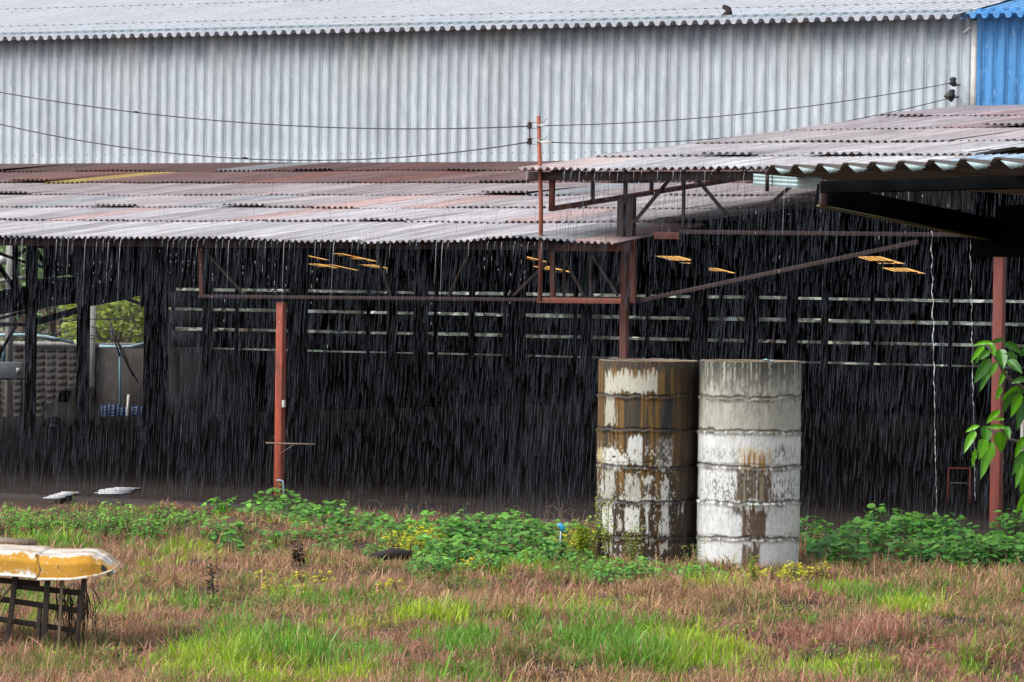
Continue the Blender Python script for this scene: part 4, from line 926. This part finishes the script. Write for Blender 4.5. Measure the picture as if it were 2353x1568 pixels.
for zx0, zy0, zx1, zy1, wz in lv:
    Y = 18.2 + random.uniform(-.22, .22); p0 = Z5(zx0, zy0, Y); p1 = Z5(zx1, zy1, Y + random.uniform(-.1, .06)); d = p1 - p0; L = np.linalg.norm(d); d /= L
    wd = wz / 3.135 * .881 * 18.2 / F; S_ = np.cross(d, (0, 1, 0)); S_ /= np.linalg.norm(S_); tw = random.uniform(-.4, .4); Nn = np.cross(S_, d); S2 = S_ * math.cos(tw) + Nn * math.sin(tw); N2 = np.cross(S2, d)
    if N2[1] > 0: N2 = -N2
    bow = random.uniform(.02, .10) * L; young = random.random(); base = np.array([.12, .36, .012]) if young < .6 else np.array([.06, .20, .022]); base = base * random.uniform(.8, 1.2)
    nn = 9
    for k in range(nn):
        t_ = k / (nn - 1); ww = wd * .5 * (math.sin(math.pi * min(1, t_ ** .75 * .98 + .02)) ** .8 if t_ < 1 else 0) + .0008
        cpt = p0 + d * L * t_ + np.array([0, 0, 1]) * bow * math.sin(math.pi * t_); wv_ = .004 * math.sin(k * 2.1)
        for q, sgn in enumerate((-1, -.5, -.05, .05, .5, 1)):
            V.append(cpt + S2 * ww * sgn + N2 * (abs(sgn) * ww * .35 - .0 + wv_ * abs(sgn))); Cc.append(base * (1.35 if abs(sgn) < .1 else 1.0) * (1, 1, 1.3)[0])
    Fs.append(grid_faces(6, nn, b)); b += 6 * nn
Fs = np.concatenate(Fs)
mesh_np('leaves', V, Fs, 'mango', mt_, col=np.clip(np.array(Cc), 0, 1), sizes=np.full(len(Fs), 4), smooth=True)
br = MB()
for pts, r in ((((330, 160), (430, 330), (500, 430), (640, 520), (900, 700)), .006), (((330, 830), (440, 910), (600, 955), (900, 1060)), .006), (((560, 470), (700, 560)), .005), (((640, 880), (760, 900), (900, 1060)), .007), (((700, 1030), (900, 1060)), .006), (((640, 1340), (900, 1300)), .005), (((700, 2060), (900, 1900)), .008)):
    br.tube([Z5(a, c, 18.2) for a, c in pts], r, 7, r2=r * 1.8)
tr_ = Z5(1150, 1500, 18.4)
for a, c in ((900, 700), (900, 1060), (900, 1300), (900, 1900)): br.tube([Z5(a, c, 18.2), tr_ + np.array([0, .1, (c - 1500) * -.0004])], .012, 8, r2=.03)
br.build('branch', 'bark', mt_, smooth=True)
MB().tube([(tr_[0], tr_[1], -.1), (tr_[0] - .03, tr_[1], 1.2), (tr_[0] + .05, tr_[1], 3.0), (tr_[0] + .25, tr_[1], 4.2)], .12, 14, r2=.05).build('trunk', 'bark', mt_, smooth=True)
n = 900; C = rdir(n) * (rng.random(n) ** .4)[:, None] * np.array([.85, .9, .9]) + np.array([tr_[0] + .75, tr_[1], 3.2]); D = rdir(n, -1, -.1); L = rng.uniform(.12, .22, n)
leafmesh('crown', C, D, rdir(n, 0, 1), L, L * .28, jit((.08, .24, .03), n), 'mango', 'lance', mt_)
a = PY(2351, 965, 19.6); b_ = PY(2349, 1112, 19.6)
tag(MB().tube([a, b_], .013, 8).build('grey_pipe', 'concrete', smooth=True), 'thin grey pipe hanging at the right edge among the mango leaves', 'pipe')

# ------------------------------------------------------------------ yard beyond the open left bay
YB = 112.
def yb(x, y, Y=YB): return PY(x, y, Y)
wl = thing('block_wall', 'wall of bare grey-brown cement blocks beyond the open left bay', 'wall', (0, 0, 0))
a = yb(-120, 797); b_ = yb(470, 797); zt = a[2] + .05; n = 0; V = []; Fs = []; Cc = []
bw, bh = .33, .20; X = a[0]; r = 0; zb = -1.3; mbk = MB(); cols = []
z = zb
while z < zt - .05:
    X = a[0] - (r % 2) * 0
    while X < b_[0]:
        for (x0, x1, z0, z1, yy, c_) in ((X + .035, X + bw - .035, z + .03, z + bh - .04, YB, np.array([.045, .036, .031]) * random.uniform(.7, 1.25)),):
            mbk.box((x0, yy, z0), (x1, yy + .15, z1)); cols += [c_] * 8
        X += bw
    z += bh; r += 1
mbk.build('blocks', 'block', wl, col=np.array(cols))
mm = MB().box((a[0], YB + .02, zb), (b_[0], YB + .14, zt)); mm.build('mortar', 'block', wl, col=np.ones((8, 3)) * np.array([.10, .086, .074]))
MB().box((a[0], YB - .03, zt), (b_[0], YB + .2, zt + .14)).build('coping', 'concrete', wl)
MB().box((yb(232, 0)[0], YB - .03, -1.3), (b_[0], YB - .004, zt - .02)).build('render_coat', 'plaster', wl)
MB().box((yb(206, 0)[0], YB - .14, -1.3), (yb(229, 0)[0] , YB - .035, yb(215, 703)[2])).build('pillar', 'concrete', wl)
def ytube(name, pts, r, mat, label, cat, Y=YB - .3): return tag(MB().tube([yb(x, y, Y) for x, y in pts], r, 8).build(name, mat, smooth=True), label, cat)
ytube('pvc_pipe', [(-20, 770), (60, 770), (110, 775), (170, 788)], .05, 'pvc', 'pale blue pipe sagging along the top of the block wall, left length', 'pipe')
ytube('pvc_pipe', [(228, 796), (270, 798), (300, 797), (332, 790)], .045, 'pvc', 'pale blue pipe on top of the block wall, right length', 'pipe')
ytube('pvc_pipe', [(275, 800), (276, 900), (277, 965)], .035, 'bpipe', 'darker blue upright pipe against the block wall', 'pipe')
ytube('white_post', [(296, 907), (292, 970)], .045, 'white', 'short white post standing by the blue crates', 'post', YB - 1.2)
cp = thing('concrete_pole', 'pale concrete utility pole seen through the open left bay', 'pole', (0, 0, 0))
MB().bar(yb(24, 480, 108), yb(19, 990, 108), .21, .2).build('shaft', 'concrete', cp); MB().bar(yb(-20, 648, 107.8), yb(60, 638, 107.8), .12, .1).build('crossarm', 'concrete', cp)
MB().bar(yb(6, 588, 107.7), yb(6, 608, 107.7), .22, .1).build('junction_box', 'white', cp); MB().bar(yb(10, 790, 107.7), yb(8, 840, 107.7), .09, .1).build('conduit', 'bpipe', cp)
mt2 = thing('meter_cabinet', 'grey metal cabinet with a white label on the left, inside the open bay', 'cabinet', (0, 0, 0))
MB().box(tuple(yb(-14, 869, 106)), tuple(yb(52, 833, 106) + np.array([0, .3, 0]))).build('cabinet', 'grey', mt2, bevel=.01)
MB().box(tuple(yb(37, 858, 105.97)), tuple(yb(46, 846, 105.97) + np.array([0, .015, 0]))).build('label_plate', 'white', mt2)
MB().bar(yb(-14, 871, 105.9), yb(56, 871, 105.9), .05, .4).build('shelf', 'dark', mt2)
for x in (-10, 50): MB().bar(yb(x, 871, 106.1), yb(x, 871, 106.1) * np.array([1, 1, 0]) - np.array([0, 0, 1.2]), .06, .06).build('leg', 'dark', mt2)
tag(MB().tube([yb(-4, 820, 80), yb(18, 780, 80), yb(42, 742, 80)], .04, 7, r2=.03).build('leaning_branch', 'rust'), 'reddish branch leaning behind the leftmost dark column', 'branch')
MB().box((yb(200, 0)[0], YB - 1.6, -1.3), (yb(345, 0)[0], YB - .2, yb(270, 966)[2])).build('step', 'concrete', wl)
for k, (x0, x1, y0, y1) in enumerate(((234, 250, 928, 962), (252, 271, 926, 962), (273, 289, 932, 962), (304, 325, 930, 962))):
    c = yb((x0 + x1) / 2, y1 + 4, YB - .9); wd = (x1 - x0) * YB / F; hh = (y1 - y0) * YB / F
    tc_ = thing('plastic_crate', ('stacked blue plastic crate, ' + ('leftmost of the four by the block wall', 'second from the left by the block wall', 'third from the left, behind the blue pipe', 'right of the white post')[k]), 'crate', tuple(c), group='blue crates by the block wall')
    mb = MB()
    for q in range(5): mb.box((-wd / 2, 0, hh * q / 5), (wd / 2, .3, hh * (q + .62) / 5))
    for s_ in (-1, 0, 1): mb.box((s_ * wd / 2 - .02, -.01, 0), (s_ * wd / 2 + .02, .31, hh))
    mb.build('crate_body', 'crate', tc_)
tk = thing('old_truck', 'dusty grey-brown vehicle cab with a dark window, parked before the block wall', 'vehicle', tuple(yb(150, 1000, 83) * np.array([1, 1, 0])))
def tp(x, y, dy=0): return yb(x, y, 83 + dy) - np.array([*tk.location])
MB().prism([tp(*q) for q in ((104, 985), (102, 930), (128, 925), (138, 896), (205, 893), (215, 985))], (0, 1.4, 0)).build('body', 'truck', tk, bevel=.03)
MB().prism([tp(x, y, -.02) for x, y in ((130, 924), (139, 899), (165, 897), (158, 924))], (0, .03, 0)).build('window', 'black', tk)
for x in (124, 190):
    c = tp(x, 985); mb = MB(); P = []; mb.tube([c + np.array([0, -.08, 0]), c + np.array([0, .12, 0])], .27, 18); w_ = mb.build('wheel', 'burnt', tk, smooth=False); MB().tube([c + np.array([0, -.1, 0]), c + np.array([0, -.07, 0])], .12, 14).build('hub', 'grey', w_)
MB().tube([tp(86, 930), tp(98, 928), tp(103, 945)], .02, 6).build('mirror_arm', 'black', tk)
gp = thing('leaning_screen', 'tall grey panel leaning at the left end of the slatted wall', 'panel', tuple(yb(401, 1000, 88) * np.array([1, 1, 0])))
MB().bar(yb(401, 806, 88) - np.array([*gp.location]), yb(400, 905, 88) - np.array([*gp.location]), .24, .05).build('board', 'concrete', gp); MB().prism([yb(x, y, 88) - np.array([*gp.location]) for x, y in ((386, 726), (392, 755), (402, 803), (386, 803))], (0, .05, 0)).build('cover', 'concrete', gp)
for k, (ya, ym, yc) in enumerate(((741, 740, 736), (760, 768, 752), (772, 782, 770), (783, 782, 775), (733, 733, 731))):
    P = [(60, ya), (120, ym + 2), (200, yc), (270, ym - 2), (345, yc - 8)]
    co = [yb(x, np.interp(x, [p[0] for p in P], [p[1] for p in P]) + 3 * math.sin(x * .02 + k), 110) for x in np.linspace(60, 345, 24)]
    tag(MB().tube(co, .013, 5, cap=False).build('overhead_wire', 'cable'), 'thin wire crossing the open left bay, ' + ('first', 'third', 'fourth', 'lowest', 'topmost')[k] + ' from the top' if k not in (3, 4) else 'thin wire crossing the open left bay, ' + ('lowest' if k == 3 else 'topmost') + ' of the five', 'wire')
mb = MB()
for pts in (((252, 745), (262, 775), (283, 805), (300, 850), (318, 880)), ((252, 762), (266, 790), (276, 820)), ((250, 728), (264, 770), (280, 812), (306, 865))): mb.tube([yb(x, y, 110.5) for x, y in pts], .022, 5, r2=.03)
tag(mb.build('bare_branch', 'wood'), 'dark bare branches sloping across the block wall', 'branch')
def tree(x, Y, h, rad, colr, label, base_y=None, trunkc='concrete', n=5200, leaf=.22):
    g = PY(x, 700, Y) * np.array([1, 1, 0]) - np.array([0, 0, 1.2]); t = thing('tree', label, 'tree', tuple(g), group='trees beyond the block wall')
    mb = MB(); tips = []
    mb.tube([(0, 0, 0), (.1, 0, h * .3), (-.05, .1, h * .5)], .2, 9, r2=.13)
    for q in range(7):
        a = q * .9 + random.random(); tip = np.array([rad * .75 * math.cos(a), rad * .75 * math.sin(a), h * random.uniform(.5, .95)]); tips.append(tip)
        mb.tube([(-.05, .1, h * random.uniform(.25, .5)), tip * .5 + np.array([0, 0, h * .2]), tip], .09, 6, r2=.03)
    mb.build('trunk', 'pwood', t, smooth=True)
    tips += [np.array([rad * random.uniform(-.8, .8), rad * random.uniform(-.8, .8), h * random.uniform(.25, .9)]) for _ in range(9)]
    C = np.concatenate([np.array(tp_) + rdir(n // 16) * (rng.random(n // 16) ** .5)[:, None] * rad * .42 for tp_ in tips]); C = C[C[:, 2] > .2]
    k = len(C); L = leaf * rng.uniform(.6, 1.3, k); leafmesh('crown', C, rdir(k, -.7, .3), rdir(k, .2, 1), L, L * .6, jit(colr, k, .35, .1), 'leaf', 'dia', t)
tree(45, 122, 8, 2.6, (.22, .34, .15), 'mid green tree behind the concrete pole'); tree(130, 126, 7, 2.6, (.38, .44, .16), 'yellow-green tree behind the left part of the block wall')
tree(215, 132, 9, 3.0, (.18, .32, .13), 'tree with deep green crown behind the wall pillar'); tree(262, 119, 4.6, 1.6, (.46, .54, .12), 'small bright yellow-green tree just behind the wall'); tree(300, 136, 9, 3.0, (.24, .38, .18), 'tall green tree behind the right part of the block wall')
tree(390, 128, 7, 2.6, (.38, .44, .16), 'light green tree behind the grey panel')
for k, (x, l) in enumerate(((560, 'the first left'), (760, 'the second'), (960, 'the third'), (1200, 'the fourth'), (1450, 'the fifth'), (1750, 'the sixth'), (2050, 'the seventh'), (2350, 'the last'))):
    tree(x, 124 - k * 1.7, 6, 3.0, ((.44, .47, .40), (.38, .42, .37))[k % 2], f'tree seen through slits of the far wall, {l} from the left', n=2000, leaf=.42)

# ------------------------------------------------------------------ rain
def streaks(n, X, Y, Z, L, r, mat, name, label, tilt=.05):
    tx = -rng.normal(tilt, .022, n); ty = rng.normal(0, .02, n); d = np.stack([-tx, -ty, np.ones(n)], 1)
    V = np.zeros((n, 6, 3)); a0 = rng.uniform(0, 6.28, n)
    top = np.stack([X, Y, Z], 1); bot = top - d * L[:, None]
    for k in range(3):
        o_ = np.stack([np.cos(a0 + k * 2.094), np.sin(a0 + k * 2.094), np.zeros(n)], 1) * r[:, None]
        V[:, k] = top + o_ * .35; V[:, k + 3] = bot + o_
    b = (np.arange(n) * 6)[:, None]
    fl_ = np.concatenate([b + np.array([0, 1, 4, 3]), b + np.array([1, 2, 5, 4]), b + np.array([2, 0, 3, 5])], 1).ravel()
    return tag(mesh_np(name, V.reshape(-1, 3), fl_, mat, sizes=np.full(n * 3, 4)), label, 'rain', kind='stuff')
n = 48000
X = rng.uniform(-8.6, 8.6, n); ye = 55 - .5317 * X - .9
Y = ye - rng.random(n) ** 1.3 * 11
Z = rng.uniform(0.1, 6.2, n)
L = rng.uniform(.13, .36, n) * (.6 + .8 * vn(X * 1.3, Z * .9, 101)); r = .0008 + .0010 * rng.random(n) ** 2
den = fbm(X * 1.1, Z * .5, 103); kp = (rng.random(n) < .3 + 1.1 * den) & ((Z < 4.0 + .9 * (X > .6)) | (rng.random(n) < .06))
streaks(int(kp.sum()), X[kp], Y[kp], Z[kp], L[kp], r[kp], 'rain', 'rain', 'dense falling rain in front of the dark shed')
# water running off the two sheet eaves
def drips(name, u0, u1, pitch, zf, label, dens=.6, vpos=-.66):
    mb = MB(); u = u0
    while u < u1:
        u += pitch
        if random.random() > dens: continue
        um = (math.floor(u / pitch) + .5) * pitch; z = zf - .022; out = random.uniform(.02, .07); Lq = random.uniform(.06, .28) if random.random() < .85 else random.uniform(.3, 1.2)
        P = [BW((um - .02 * t_ * t_ * Lq, vpos - out * math.sqrt(t_), z - Lq * t_ * t_)) for t_ in (0, .25, .5, .75, 1)]
        mb.tube(P, [.0035, .003, .0022, .0014, .0006], 4, cap=False)
        zz_ = z - Lq
        for q in range(random.randint(0, 3)):
            zz_ -= random.uniform(.06, .3); l = random.uniform(.015, .06); p = BW((um - .03 - (z - zz_) * .02, vpos - out - .01, zz_)); mb.tube([p, p - np.array([0.001, 0, l])], .0022, 4)
    return tag(mb.build(name, 'drip'), label, 'water', kind='stuff')
drips('dripping_water', -11, 1.3, .11, 3.985, 'run-off water dripping from the eave of the low rusty shed roof', .6)
drips('dripping_water', U2, 9, .125, 5.03, 'run-off water dripping from the eave of the taller pale shed roof', .5)
for x, y0, y1, l in ((2138, 531, 1180, 'long broken stream of water falling from the canopy beam, left of two'), (2227, 551, 1150, 'long broken stream of water falling from the canopy beam, right of two')):
    P = []; rr_ = []
    for k in range(90):
        t_ = k / 89; xx = x + 2 + 12 * t_ + 2.2 * math.sin(k * .9) * (1 - t_) + random.uniform(-1, 1)
        P.append(PY(xx, y0 + (y1 - y0) * t_, 20 - .2 * t_)); rr_.append(max(.0004, random.choice([.0004, .002, .0038, .0006]) * (1 - .55 * t_)))
    mb = MB().tube(P, rr_, 6)
    tag(mb.build('water_stream', 'drip', smooth=True), l, 'water')
